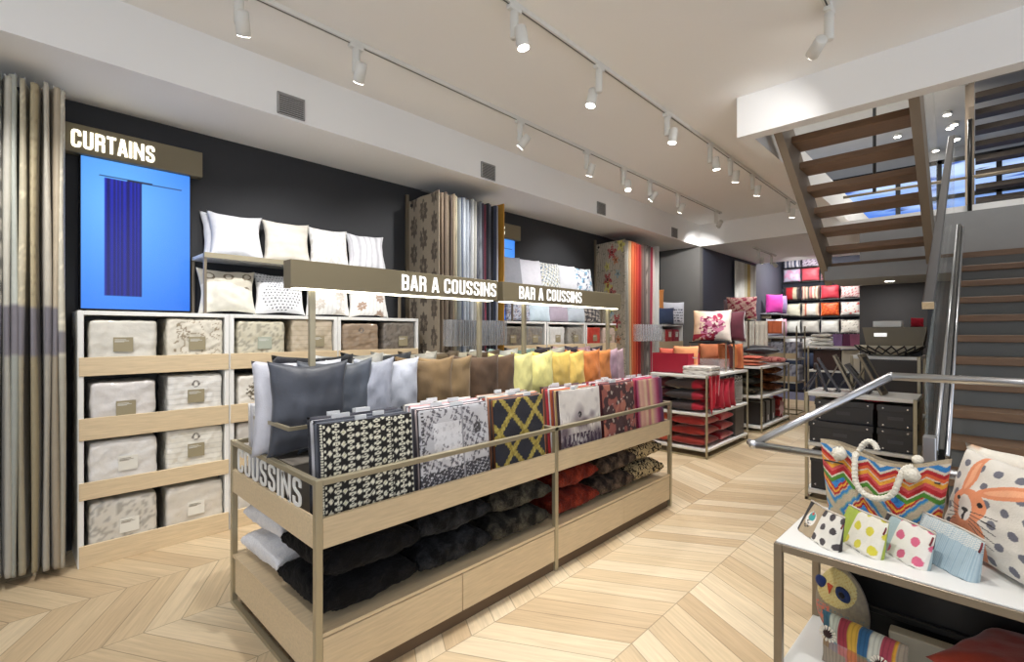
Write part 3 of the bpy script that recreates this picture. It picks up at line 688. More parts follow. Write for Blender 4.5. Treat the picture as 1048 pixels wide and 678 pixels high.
# ------------------------------------------------------------------ second set of wall units
for i, y0 in enumerate((4.05, 4.93, 5.81)): wall_unit(y0, .86, 'white shelf unit of the farther set, '+['beside the ochre end panel', 'in the middle', 'beside the flowered fabric panel'][i], group='farther white shelf units')
sp2 = [('lines', (120, 114, 104), 'dark patterned'), ('flower', (130, 128, 124), 'grey floral'), ('pleat', (206, 206, 202), 'white striped'), ('tree', (150, 146, 138), 'grey tree-print'), ('plain', (196, 66, 52), 'red'), ('flower', (196, 176, 164), 'cream and red')]
for i, (k, c, n) in enumerate(sp2):
    pack(-4.285, 4.05+.88*(i//2)+(.23 if i % 2 == 0 else .64), 1.256, .34, .32, k, c, (TAN, .02, .12), n+' bedding pack on the top shelf of the farther units, '+ordw(i)+' along', 60+i, d=.36, group='bedding packs on the farther shelf units')
    pack(-4.285, 4.05+.88*(i//2)+(.23 if i % 2 == 0 else .64), .846, .34, .32, 'plain', (170+6*i, 165, 160), (TAN, .02, .12), 'pale bedding pack on the second shelf of the farther units, '+ordw(i)+' along', 80+i, d=.36, group='bedding packs on the farther shelf units')
open_rack(4.30, 6.30, 'thin bronze rack above the farther shelf units carrying grey and blue cushions')
u2 = [((150, 152, 158), solid((140, 142, 150)), 'dark grey cushion at the near end'), ((1,), solid((206, 206, 214)), 'plain pale grey cushion'), ((1,), lambda U, V: over(over(solid((222, 224, 222))(U, V), (110, 130, 150), sn(U, V, 6, 3) > .15), (180, 170, 120), sn(U, V, 6, 7) > .4), 'blue and cream mottled cushion'),
      ((1,), solid((216, 218, 224)), 'plain white-grey cushion'), ((1,), lambda U, V: over(over(solid((220, 224, 230))(U, V), (60, 76, 110), sn(U*1.4, V*.6, 3, 13) > .35), (120, 170, 200), sn(U, V, 2, 17) > .4), 'white cushion with blue brush print')]
for i, (a, p, l) in enumerate(u2): cushion('grey_cushion', .42, .39, .15, paint=p, loc=(-4.28, 4.42+.40*i, 2.095), rz=FACE-R(6), rx=R(-10), label=l+' of the farther upper shelf', group='cushions on the farther upper shelf', n=40, seed=i+30)
l2 = [(lambda U, V: over(over(solid((180, 184, 196))(U, V), (92, 96, 120), np.abs(sn(U, V, 3, 5)) < .14), (150, 120, 110), sn(U, V, 4, 9) > .5), 'grey scroll-patterned cushion'), (solid((196, 212, 222)), 'pale ice-blue cushion'), (solid((168, 156, 170)), 'mauve-grey cushion'), (solid((190, 200, 210)), 'light blue-grey cushion'),
      (lambda U, V: over(solid((60, 58, 62))(U, V), (170, 160, 150), sn(U, V, 4, 19) > .1), 'dark speckled cushion')]
for i, (p, l) in enumerate(l2): cushion('grey_cushion', .43, .36, .17, paint=p, loc=(-4.27, 4.56+.41*i, 1.645), rz=FACE-R(4), rx=R(-8), label=l+' resting on the farther shelf units', group='cushions on the farther units', n=40, seed=i+40)

# flowered fabric stand
def flowerp(U, V):
    A = U*2.6; B = V*13.5; c = mixc((176, 166, 150), (146, 140, 130), (np.abs((U*14+.5*np.sin(V*20)) % 1-.5) < .12).astype(float))
    c = over(c, (98, 104, 92), np.abs(sn(U, V*5, 1.6, 2)) < .04)
    r = np.random.RandomState(4)
    for i in range(26):
        cx = r.uniform(.05, .95); cy = (i+.5)/26+r.uniform(-.01, .01); col = [(150, 26, 44), (196, 190, 96), (150, 26, 44), (128, 158, 170), (196, 190, 96), (176, 104, 60)][i % 6]
        X = (U-cx)*.8; Y = (V-cy)*2.9; th = np.arctan2(Y, X); rr = np.hypot(X, Y); sz = .12 if i % 6 < 3 else .08
        c = over(c, col, (rr < sz*(.75+.3*np.cos(5*th+i))) & (np.abs(np.sin(rr*90)) > .35)); c = over(c, np.array(col)*.6, rr < sz*.25)
    return c
fabric_front(6.63, -4.47, -3.93, .12, 2.93, flowerp, 'beige fabric panel with large red and yellow flowers facing the camera', 80)
oc = [((150, 146, 136), 'stone'), ((196, 160, 120), 'apricot'), ((206, 108, 62), 'orange'), ((196, 84, 48), 'burnt orange'), ((184, 60, 40), 'vermilion'), ((150, 34, 36), 'dark red'), ((120, 92, 84), 'brown-grey'), ((104, 94, 90), 'grey-brown'), ((148, 140, 132), 'marbled grey'), ((116, 108, 104), 'ash'), ((176, 60, 80), 'raspberry'), ((220, 214, 206), 'white')]
for i, (c, n) in enumerate(oc):
    hang_panel('hanging_fabric_panel', 6.68+.078*i, -4.46, -3.93, .12, 2.93+.01*math.sin(i), .062, plainp(c, i) if i != 8 else flecked(c, (90, 84, 80), i, .2, 8), i*.9, n+' fabric panel edge, '+ordw(i)+' behind the flowered panel', group='fabric panels on the warm-coloured stand', card=i > 1, wav=.5)
stand(6.59, 7.65, 'tall stand holding the flowered and orange fabric panels', WHITEL)
# third, short shelf unit by the stub wall
wall_unit(7.85, .95, 'white shelf unit beside the stub wall under the orange cushion', .5)
for i, (c, k) in enumerate((((214, 214, 210), 'white'), ((190, 44, 50), 'red'), ((170, 30, 60), 'crimson'))):
    pack(-4.2, 8.03+.28*i, 1.256, .24, .30, 'plain', c, (WCARD, .0, .3), k+' bedding pack in the unit beside the stub wall', 90+i, d=.36, group='packs beside the stub wall')
cushion('orange_cushion', .40, .42, .16, m=fabric((228, 152, 84)), loc=(-4.22, 8.08, 1.86), rz=R(50), label='plain orange cushion leaning above the unit by the stub wall', seed=3)
bs = thing('riser_block', 'low white block lifting the orange cushion above the other cushions', 'display block', (-4.35, 8.06, 1.642)); MB().box(-.1, .14, -.2, .2, 0, .215, b=.003).build('block', WHITEL, bs)
cushion('blue_cushion', .40, .30, .14, m=fabric((60, 74, 104)), loc=(-4.02, 8.1, 1.645), rz=R(60), label='small dark blue cushion under the orange cushion', seed=4)
def scriptp(U, V):
    c = solid((214, 216, 226))(U, V)
    for k in range(5): c = over(c, (70, 72, 92), (np.abs(V-.14-.13*k) < .028) & (sn(U, V*.3, 6, k+3) > -.1) & (U > .1) & (U < .9))
    return c
cushion('printed_cushion', .46, .42, .16, paint=scriptp, loc=(-4.06, 8.52, 1.645), rz=R(55), label='white cushion with rows of dark printed script by the stub wall', n=60, seed=6)

# back left: cream curtains and pink cushions
crm = [(230, 228, 222), (222, 220, 214), (232, 230, 224), (214, 210, 190), (196, 170, 110), (210, 208, 200), (186, 184, 178)]
for i, c in enumerate(crm):
    y = 10.55+.19*i; vs = []; U = []; V = []; n = 14; nz = 12
    for s_ in (0, 1):
        for a in range(n+1):
            for j in range(nz+1): vs.append((.03*s_*.3+.05+.025*math.sin(a/n*math.pi*4), .19*a/n, 2.95*j/nz)); U.append(a/n); V.append(j/nz)
    S = (n+1)*(nz+1); q = lambda k, a, j: k*S+a*(nz+1)+j
    fs = [(q(k, a, j), q(k, a+1, j), q(k, a+1, j+1), q(k, a, j+1)) for k in (0, 1) for a in range(n) for j in range(nz)]+[(q(0, a, j), q(0, a, j+1), q(1, a, j+1), q(1, a, j)) for a in (0, n) for j in range(nz)]
    mb = MB(); mb.v = vs; mb.f = fs
    tag(mb.build('cream_curtain', FAB, smooth=True, loc=(-3.72, y, .06), cols=lin(plainp(c, i)(np.array(U), np.array(V)))), ['white', 'off-white', 'bright white', 'ivory', 'gold-edged', 'pale grey', 'light grey'][i]+' curtain on the back left wall, '+ordw(i)+' past the navy wall', 'curtain', 'pale curtains on the back left wall')
for z, nm in ((1.93, 'upper'), (1.38, 'lower')):
    sh = thing('wall_shelf', nm+' grey wall shelf at the back left holding pink and lilac cushions', 'shelf', (-3.72, 12.4, z)); MB().box(0, .32, 0, 1.1, 0, .03, b=.003).build('board', mat('grey_shelf', (150, 150, 160), .5, var=.03), sh); MB().box(0, .2, .1, .13, -.1, 0).box(0, .2, .9, .93, -.1, 0).build('bracket', BRONZE, sh)
cushion('pink_cushion', .5, .45, .2, m=fabric((206, 60, 160)), loc=(-3.5, 12.7, 1.965), rz=R(60), label='bright pink cushion on the upper back left shelf', seed=2)
cushion('lilac_cushion', .5, .45, .2, m=fabric((150, 130, 180)), loc=(-3.5, 13.15, 1.965), rz=R(70), label='lilac cushion beside the bright pink one', seed=5)
cushion('white_cushion', .5, .42, .18, m=fabric((220, 214, 224)), loc=(-3.5, 12.7, 1.415), rz=R(60), label='white cushion on the lower back left shelf', seed=8)
cushion('pale_pink_cushion', .5, .42, .18, m=fabric((206, 160, 180)), loc=(-3.5, 13.15, 1.415), rz=R(70), label='pale pink cushion on the lower back left shelf', seed=9)

# cushion wall at the back
rowz = [2.80, 2.33, 1.905, 1.475, 1.065]
colx = [-3.46, -3.04, -2.62, -2.20, -1.78]
def stripes(cs, n): return lambda U, V: np.array(cs, float)[(np.floor(U*n).astype(int)) % len(cs)]
def blot(c, d, f=3, t=.3, s=1): return lambda U, V: over(np.tile(np.array(c, float), (len(U), 1)), d, sn(U, V, f, s) > t)
WCOL = [[(blot((196, 190, 214), (214, 160, 196), 1, .1), 'lilac and pink'), (plainp((222, 88, 104)), 'coral pink'), (blot((180, 120, 130), (60, 50, 70)), 'plum blotched'), (blot((228, 200, 200), (190, 70, 90)), 'pink floral'), (blot((226, 200, 206), (180, 60, 80)), 'rose floral')],
        [(stripes([(60, 50, 56), (178, 34, 44), (178, 34, 44), (190, 176, 150), (50, 44, 46)], 5), 'red and beige striped'), (stripes([(190, 110, 110), (220, 206, 184), (150, 60, 70), (216, 200, 176), (90, 90, 84), (210, 150, 140)], 11), 'multi-striped'), (plainp((208, 58, 76)), 'red'), (blot((228, 206, 204), (190, 60, 80), 4), 'white and red floral'), (blot((200, 190, 180), (80, 60, 50), 4), 'brown spotted')],
        [(plainp((222, 220, 200)), 'ivory'), (stripes([(216, 200, 180), (190, 110, 90), (220, 216, 204), (222, 220, 212), (222, 220, 212)], 6), 'cream with a rust stripe'), (blot((206, 74, 34), (226, 120, 50), 4, .2, 3), 'orange patterned'), (blot((226, 222, 216), (200, 60, 50), 2, .45, 5), 'white with a red bird'), (blot((220, 220, 224), (40, 40, 50), 2, .3, 6), 'black and white')],
        [(plainp((228, 230, 224)), 'white'), (plainp((206, 204, 196)), 'pale grey'), (plainp((222, 222, 216)), 'off-white'), (blot((214, 210, 200), (120, 110, 100), 4, .5, 8), 'grey flecked'), (plainp((200, 160, 170)), 'dusty pink')],
        [(plainp((230, 232, 234)), 'snow white'), (damaskp((206, 206, 200), (176, 176, 172), 1, 1, .35), 'white with a woven medallion'), (plainp((216, 216, 220)), 'silver white'), (plainp((226, 224, 226)), 'chalk white'), (plainp((226, 222, 206)), 'cream')]]
for r, z in enumerate(rowz):
    for c, x in enumerate(colx):
        p, n = WCOL[r][c]
        b = thing('cushion_pocket', 'black bracket under the '+n+' cushion of the back wall, '+ordw(r)+' row', 'wall bracket', (x, 14.2, z), 0, 'black brackets of the cushion wall')
        MB().box(-.2, .2, -.24, 0, -.02, 0).build('ledge', BLACK, b); MB().box(-.2, .2, -.012, 0, 0, .05).build('back', BLACK, b)
        cushion('wall_cushion', .41, .35, .15, paint=p, loc=(x, 14.07, z), label=n+' cushion on the back wall, '+ordw(r)+' row, '+ordw(c)+' from left', group='cushions on the back wall', n=18, seed=r*7+c, satin=True)
for c, x in enumerate(colx[:3]):
    if c < 2:
        b = thing('cushion_pocket', 'black bracket shelf at the very top of the back wall, '+ordw(c)+' from the left', 'wall bracket', (x, 14.2, 3.17), 0, 'black brackets of the cushion wall'); MB().box(-.2, .2, -.24, 0, -.02, 0).build('ledge', BLACK, b)
        cushion('wall_cushion', .41, .26, .13, paint=[stripes([(80, 90, 120), (220, 220, 230)], 9), blot((206, 196, 214), (80, 50, 90))][c], loc=(x, 14.07, 3.17), label=['blue striped', 'white and plum'][c]+' cushion at the very top of the back wall', n=16)
    cushion('navy_cushion', .42, .40, .18, m=fabric((40, 50, 72)), loc=(x, 14.0, .602), label='dark navy cushion in the lowest row of the back wall, '+ordw(c)+' from the left', seed=c, group='navy cushions low on the back wall')
bb = thing('low_bench', 'dark glossy bench under the navy cushions at the back wall', 'bench', (-2.7, 13.9, 0)); MB().box(-1.05, 1.0, -.2, .28, .06, .60, b=.01).build('body', mat('dark_gloss', (30, 34, 44), .25, var=.05), bb); MB().box(-1.0, .95, -.17, .26, 0, .06).build('plinth', BLACK, bb)

# ================================================================== DISPLAY BAR
BX0, BX1, BY0, BY1 = -2.985, -1.905, .85, 3.98
bar = thing('display_bar', 'long pale oak display bar in the middle of the floor, filled with cushions', 'display unit', (-2.445, 2.415, 0))
def bb_(mb, name, m, **k):
    mb.v = [(x+2.445, y-2.415, z) for x, y, z in mb.v]; return mb.build(name, m, bar, **k)
for xx in (BX0, BX1-.03):
    for yy in (BY0, 2.375, BY1-.03): bb_(MB().box(xx, xx+.03, yy, yy+.03, 0, .905, b=.002), 'post', BEAM)
for xx in (BX0, BX1-.026):
    bb_(MB().box(xx, xx+.026, BY0+.03, BY1-.03, .879, .903, b=.002), 'rail', BEAM)
    bb_(MB().box(xx+.004, xx+.022, BY0+.03, 2.375, .62, .745, b=.002).box(xx+.004, xx+.022, 2.405, BY1-.03, .62, .745, b=.002), 'side_board', OAK)
for yy in (BY0, 2.377, BY1-.026):
    bb_(MB().box(BX0+.03, BX1-.03, yy, yy+.026, .879, .903, b=.002), 'rail', BEAM)
    if yy != 2.377: bb_(MB().box(BX0+.03, BX1-.03, yy+.004, yy+.022, .62, .745, b=.002), 'end_board', OAK)
for yy in (BY0, BY1-.026): bb_(MB().box(BX0+.03, BX1-.03, yy, yy+.026, .0, .022), 'floor_rail', BEAM)
bb_(MB().box(BX0+.022, BX1-.022, BY0+.022, BY1-.022, .63, .655), 'bin_floor', OAK)
bb_(MB().box(BX0+.004, BX1-.004, BY0+.004, BY1-.004, .262, .278), 'lower_deck', OAK)
bb_(MB().box(BX0+.02, BX1-.06, BY0+.016, BY1-.016, .062, .262), 'base_carcass', OAK)
for a, b in ((BY0+.03, 1.62), (1.624, 2.375), (2.405, 3.19), (3.194, BY1-.03)):
    bb_(MB().box(BX1-.06, BX1-.006, a, b, .062, .255, b=.003), 'drawer', OAK); bb_(MB().box(BX0+.006, BX0+.02, a, b, .062, .255, b=.003), 'drawer', OAK)
bb_(MB().box(BX0+.02, BX1-.018, BY0+.05, BY1-.05, .0, .060), 'plinth', mat('brown_plinth', (96, 76, 56), .6, var=.05))
bb_(MB().box(-2.66, -2.25, BY0+.05, BY1-.05, .655, .89), 'cushion_riser', mat('riser_grey', (110, 104, 96), .6, var=.03))
mb = MB()
for xx in (-2.68, -2.245): mb.box(xx, xx+.016, .885, BY1-.03, 1.055, 1.071)
mb.box(-2.68, -2.229, .87, .886, 1.055, 1.071).box(-2.68, -2.229, BY1-.04, BY1-.026, 1.055, 1.071); bb_(mb, 'inner_rail', BEAM)
mb = MB()
for xx in (-2.68, -2.245):
    for yy in (2.38, BY1-.04): mb.box(xx, xx+.014, yy, yy+.014, .655, 1.055)
bb_(mb, 'inner_post', BEAM)
text('lettering', 'COUSSINS', .83, .128, mat('letter_plate', (232, 232, 228), .5, var=.001), bar, (-2.905+2.445, .866-2.415, .746), (R(90), 0, 0), .002, .86)
def hsign(y0, y1, l0, l1, px, label, group='bar signs'):
    s = thing('hanging_sign', label, 'sign', (-2.445, y0, 0), 0, group)
    MB().box(-.045, .045, 0, y1-y0, 1.722, 1.858, b=.002).build('sign_box', OLIVE, s)
    MB().box(-.03, .03, .03, y1-y0-.03, 1.716, 1.722).build('light_strip', STRIP, s)
    text('lettering', 'BAR A COUSSINS', l1-l0, .092, LETTER, s, (.0455, l0-y0, 1.745), (R(90), 0, R(90)), .002, .86)
    for p in px: MB().box(-.014, .014, p-y0-.014, p-y0+.014, .892, 1.722, b=.002).build('post', BEAM, s)
hsign(.947, 2.352, 1.574, 2.335, (1.07, 2.22), 'olive BAR A COUSSINS sign over the near half of the bar, above dark cushions')
hsign(2.405, 3.965, 2.569, 3.339, (2.67, 3.81), 'olive BAR A COUSSINS sign over the far half of the bar, above yellow cushions')

# standing cushions on the bar
def velv(c, s):
    c = np.array(c, float)
    return lambda U, V: mixc(mixc(c*.86, np.minimum(c*1.12, 250), np.clip(.5+sn(U, V, .7, s)*.7, 0, 1)), c*.8, np.clip(sn(U*1.6, V, 2.2, s+5)*.5, 0, 1))
cf = [((64, 68, 78), 'charcoal velvet', 1), ((74, 80, 90), 'slate grey velvet', 1), ((156, 160, 172), 'silver grey', 0), ((172, 176, 186), 'pale grey', 0), ((112, 90, 60), 'taupe brown', 0), ((122, 100, 68), 'light taupe', 0), ((74, 54, 36), 'dark brown', 0), ((82, 60, 40), 'chocolate brown', 0),
      ((206, 200, 132), 'pale lemon', 0), ((210, 202, 128), 'soft yellow', 0), ((212, 180, 92), 'golden yellow', 0), ((216, 184, 96), 'honey yellow', 0), ((200, 118, 56), 'orange', 0), ((206, 128, 64), 'light orange', 0), ((166, 138, 150), 'mauve', 0), ((176, 150, 158), 'dusty lilac', 0)]
ys = [1.035, 1.18, 1.32, 1.49, 1.75, 1.90, 2.15, 2.31, 2.50, 2.74, 2.96, 3.16, 3.39, 3.56, 3.68, 3.78]
for i, ((c, n, v), y) in enumerate(zip(cf, ys)):
    cushion('bar_cushion', .385, .47, .11, paint=velv(c, i+2), satin=bool(v), loc=(-2.385, y, .892), rz=R(75), rx=R(-6), label=n+' cushion in the front row on the bar, '+ordw(i)+' from the near end', group='standing cushions on the bar, front row', n=34, seed=i+60, wr=.010, pinch=.13)
cushion('bar_cushion', .42, .47, .11, paint=plainp((214, 216, 226), 3), loc=(-2.475, 1.015, .892), rz=R(74), rx=R(-3), label='white cushion at the very end of the bar, behind the first charcoal cushion', seed=77, n=24)
cb = [((44, 46, 54), 'black'), ((216, 216, 214), 'white'), ((70, 74, 82), 'dark grey'), ((220, 218, 212), 'off-white'), ((130, 112, 88), 'brown-grey'), ((206, 200, 184), 'cream'), ((96, 78, 62), 'brown'), ((220, 222, 222), 'chalk white'), ((140, 170, 166), 'sea-green'), ((50, 44, 60), 'dark plum'), ((214, 214, 206), 'ivory'), ((52, 46, 66), 'violet-black'), ((190, 150, 160), 'rose'), ((54, 48, 66), 'ink')]
for i, (c, n) in enumerate(cb):
    cushion('bar_cushion', .42, .49, .10, paint=velv(c, i+31), loc=(-2.60, 1.15+.195*i, .892), rz=R(68), rx=R(-4), label=n+' cushion in the back row on the bar, '+ordw(i)+' along, corner showing', group='standing cushions on the bar, back row', n=14, seed=i+160, pinch=.1)

# filed cushion covers
def bwp(U, V):
    k = U*7; f = k % 1; c = solid((24, 22, 22))(U, V); W_ = (226, 224, 206)
    c = over(c, W_, (f < .16) & (np.abs((V*40) % 1-.5)+np.abs(f/.16-.5)*.5 < .42))
    a = (f-.58)/.42; b = (V*9+np.floor(k)*.37) % 1
    c = over(c, W_, (np.abs(a)*.9+np.abs(b-.5)*1.5 < .42) & (np.abs(a) < .6) & (sn(U*3, V*3, 5, 4) > -.6))
    c = over(c, W_, (np.hypot((np.abs(a)-.78)*.9, ((V*18) % 1-.5)*.8) < .2) & (f > .2))
    return over(c, (190, 190, 150), (np.floor(k) % 3 == 1) & (np.abs(a)+np.abs(b-.5)*2 < .25))
def toilep(U, V):
    c = mixc((208, 208, 212), (190, 190, 196), sn(U, V, 1, 2)*.5+.5); fol = (sn(U*1.1, V, 9, 21) > .12) & (sn(U, V, 1.3, 14) > -.12)
    c = over(c, (98, 96, 104), fol); c = over(c, (60, 58, 64), (V > .16) & (V < .30+.05*U) & (sn(U*2, V*4, 6, 3) > -.25))
    c = over(c, (222, 222, 226), (U > .18) & (U < .58) & (V > .42) & (V < .84) & (sn(U, V, 7, 8) < .32)); c = over(c, (150, 150, 156), np.abs(U-.6) < .012)
    c = over(c, (60, 58, 60), (U < .06) & ((V*26) % 1 < .4) & (U > .025)); return over(c, (70, 68, 70), (np.hypot(U-.82, (V-.72)*.9) < .06) & (sn(U, V, 12, 4) > -.3))
def latp(U, V):
    c = solid((30, 32, 44))(U, V); a = (U*2.1+V*2.05+.15); b = (U*2.1-V*2.05+.5)
    m = (np.abs(a % 1-.5) < .105+.02*np.sin(V*150)) | (np.abs(b % 1-.5) < .105+.02*np.sin(U*150))
    return over(c, mixc((172, 152, 56), (200, 182, 84), sn(U, V, 8, 2)), m) if False else np.where(m[:, None], mixc((140, 122, 48), (182, 166, 84), np.clip(sn(U, V, 8, 2)+.5, 0, 1)), c)
def wildp(U, V):
    c = mixc((222, 216, 210), (110, 96, 104), np.clip(sn(U, V*1.2, 1.1, 5)*.9+.35-(V-.45)*1.6, 0, 1)); c = mixc(c, (54, 46, 54), np.clip(sn(U*4, V, 2.4, 8)*.8-(V-.3)*1.8, 0, 1))
    return over(over(c, (40, 34, 40), (np.hypot((U-.45)*1.2, V-.62) < .05) & (sn(U, V, 9, 3) > -.4)), (60, 40, 60), (V < .34) & (V > .05) & (sn(U*2, V*.5, 5, 9) > .0))
def darkfl(U, V):
    c = solid((62, 30, 34))(U, V); c = over(c, (150, 84, 74), sn(U, V, 1.6, 31) > .1); c = over(c, (176, 108, 88), sn(U, V, 1.3, 36) > .42); return over(c, (206, 190, 176), sn(U*1.5, V, 3.4, 38) > .62)
def pinkst(U, V):
    t = U*1.0; cs = np.array([(150, 60, 96), (216, 176, 150), (206, 150, 140), (222, 196, 160), (190, 110, 120), (226, 200, 150), (214, 160, 150), (200, 120, 140), (150, 30, 80), (90, 30, 80)], float)
    k = np.clip(t*9.99, 0, 9.99); i = k.astype(int); j = np.minimum(i+1, 9); return mixc(cs[i], cs[j], (k-i)) * (1+.08*np.sin(U*190))[:, None]
CV = [(.905, .455, bwp, 'black and white zigzag-patterned', [(58, 62, 74), (36, 40, 52), (90, 94, 104), (44, 48, 60), (70, 76, 92), (200, 200, 206), (60, 60, 70), (30, 32, 40)]),
      (1.40, .47, toilep, 'grey toile-printed', [(40, 38, 44), (206, 190, 190), (80, 78, 86), (190, 190, 196), (206, 150, 150), (220, 220, 224), (120, 120, 130), (200, 196, 190)]),
      (1.915, .44, latp, 'navy and gold lattice', [(120, 72, 44), (60, 62, 66), (190, 130, 100), (210, 200, 190), (140, 60, 50), (200, 200, 200), (90, 96, 100), (190, 180, 170)]),
      (2.515, .46, wildp, 'white and grey wildlife-printed', [(60, 36, 40), (190, 160, 110), (120, 64, 84), (176, 84, 50), (206, 206, 206), (190, 50, 60), (110, 70, 60), (200, 120, 80)]),
      (3.02, .46, darkfl, 'maroon and salmon patterned', [(80, 30, 40), (140, 60, 50), (210, 200, 196), (180, 40, 56), (100, 40, 44), (200, 190, 190), (150, 50, 50), (120, 30, 50)]),
      (3.525, .42, pinkst, 'pink and cream striped', [(150, 30, 70), (210, 80, 110), (200, 200, 196), (120, 30, 60), (190, 60, 80), (206, 206, 214), (170, 40, 80), (110, 20, 50)])]
TAGW = mat('tag_white', (228, 230, 232), .5, var=.02)
for k, (y0, w, p, n, cs) in enumerate(CV):
    for j in range(10):
        c = cs[(j-1) % 8]
        pp = p if j == 0 else blot(c, np.array(c)*.7+30, 4, .3, j+k)
        mb, cols = pillow_bm(w, .455, .017, (124 if k < 4 else 80) if j == 0 else 10, pp, j+k*11, pinch=.012, wr=.0025, ex=.18)
        mb.v = [(x, yy, z+.2275) for x, yy, z in mb.v]
        o = mb.build('cushion_cover', FAB, smooth=True, cols=cols); place(o, (-1.958-.0215*j, y0+w/2+rnd.uniform(-.006, .006)+(.003*j), .657+(0 if j == 0 else rnd.uniform(-.002, .012))), R(90+rnd.uniform(-1, 1)), R(-4.2))
        tag(o, (n+' cushion cover, frontmost of its file on the bar') if j == 0 else 'folded cushion cover filed '+ordw(j-1)+' behind the '+n+' one', 'cushion cover', 'cushion covers filed on the bar')
        if j % 2 == 1 or j == 8:
            a = rnd.uniform(-.15, .1); MB().box(a, a+rnd.uniform(.05, .09), -.004, .007, .452, .472).build('hang_tag', TAGW, o)
for j in range(6):
    mb, cols = pillow_bm(.44, .45, .03, 12, plainp([(214, 212, 210), (200, 200, 206), (222, 222, 222), (180, 182, 190), (210, 206, 200), (170, 170, 178)][j], j), j+90, pinch=.02, wr=.003, ex=.2)
    mb.v = [(x, yy, z+.225) for x, yy, z in mb.v]
    tag(place(mb.build('cushion_cover', FAB, smooth=True, cols=cols), (-2.935+.036*j, 1.14, .657), R(-90), R(-2)), 'pale cushion cover filed on the wall side of the bar, '+ordw(j)+' from its rail', 'cushion cover', 'pale covers on the wall side of the bar')

# fur cushions on the lower deck
def furp(c1, c2, s, f=7):
    return lambda U, V: mixc(c1, c2, np.clip(sn(U*1.2, V, f, s)*.9+.3, 0, 1))
def leop(c1, c2, s): return lambda U, V: over(mixc(c1, np.array(c1)*.8, sn(U, V, 2, s)*.5), c2, np.abs(sn(U, V*1.2, 5.5, s)) < .2)
FURM = mat('fur_pile', rough=.75, painted=True, bump=1, bscale=150, sheen=.03, var=.5, vscale=60)
FU = [(1.13, (8, 8, 9), (24, 24, 28), 'black fur', 0), (1.62, (11, 12, 15), (52, 54, 58), 'dark grey fur', 0), (2.11, (26, 24, 22), (92, 88, 76), 'brown-grey fur', 0),
      (2.67, (92, 24, 14), (150, 56, 34), 'rust red fur', 0), (3.17, (38, 30, 26), (120, 100, 84), 'brown striped fur', 0), (3.65, (190, 170, 130), (36, 28, 24), 'leopard-spotted fur', 1)]
for k, (y, c1, c2, n, leo) in enumerate(FU):
    for j in range(2):
        for xi, xx in enumerate((-2.17, -2.68)):
            if xi == 1 and k == 0: c1_, c2_, n_ = (238, 238, 240), (222, 223, 228), 'white fur'
            else: c1_, c2_, n_ = c1, c2, n
            p = None; fm_ = fur_mat(c1_, c2_, bool(leo))
            flat_cushion('fur_cushion', .475, .47, .165, m=fm_, paint=p, loc=(xx+.012*j*(-1)**k, y+.012*(j-.5), .279+.16*j), rz=R(90+rnd.uniform(-3, 3)), n=60 if xi == 0 else 26, seed=k*5+j, fur=.008, pinch=.06, ex=.29, wr=.010,
                         label=n_+' cushion, '+('upper' if j else 'lower')+' of its pair under the bar, '+('aisle side' if xi == 0 else 'wall side')+' of the deck', group='fur cushions under the bar')

# ================================================================== RACKS BEHIND THE BAR
def rack(x0, x1, y0, y1, h, levels, label, tw=.022):
    u = thing('display_rack', label, 'display rack', ((x0+x1)/2, (y0+y1)/2, 0)); a = (x1-x0)/2; b = (y1-y0)/2
    for sx in (-1, 1):
        for sy in (-1, 1): MB().box(min(sx*a, sx*(a-tw)), max(sx*a, sx*(a-tw)), min(sy*b, sy*(b-tw)), max(sy*b, sy*(b-tw)), 0, h, b=.002).build('post', BEAM, u)
    for z in levels: MB().box(-a+.003, a-.003, -b+.003, b-.003, z-.03, z, b=.002).build('shelf', WHITEL, u)
    mb = MB()
    for z in ([.0] if levels[0] > .08 else []):
        for sy in (-1, 1): mb.box(-a, a, min(sy*b, sy*(b-tw)), max(sy*b, sy*(b-tw)), z, z+tw)
        for sx in (-1, 1): mb.box(min(sx*a, sx*(a-tw)), max(sx*a, sx*(a-tw)), -b+tw, b-tw, z, z+tw)
        mb.build('floor_rail', BEAM, u)
    return u
rack(-3.04, -2.29, 5.70, 7.12, .985, (.11, .53, .985), 'bronze and white rack full of red cushions behind the bar')
rack(-2.95, -2.30, 7.75, 9.20, .985, (.09, .54, .985), 'second rack behind the red one, with black and brown cushions')
CHR = [((70, 60, 62), (170, 26, 48)), ((60, 54, 56), (160, 30, 50)), ((76, 66, 66), (176, 30, 54))]
for j, (a, b) in enumerate(CHR):
    flat_cushion('rolled_cushion', .48, .40, .13, paint=(lambda a, b: lambda U, V: over(np.tile(np.array(a, float), (len(U), 1)), b, U > .70))(a, b), loc=(-2.60, 5.93, .53+.132*j), n=24, seed=j, ex=.3, pinch=.04, label='charcoal cushion with a red end, '+['lowest', 'middle', 'top'][j]+' of three on the red rack', group='charcoal and red cushions')
    flat_cushion('dark_cushion', .24, .38, .13, m=fabric((74+8*j, 34, 40)), loc=(-2.91, 5.95, .53+.132*j), seed=j+7, label='small dark maroon cushion at the bar side of the red rack, '+['lowest', 'middle', 'top'][j]+' of three', group='small maroon cushions')
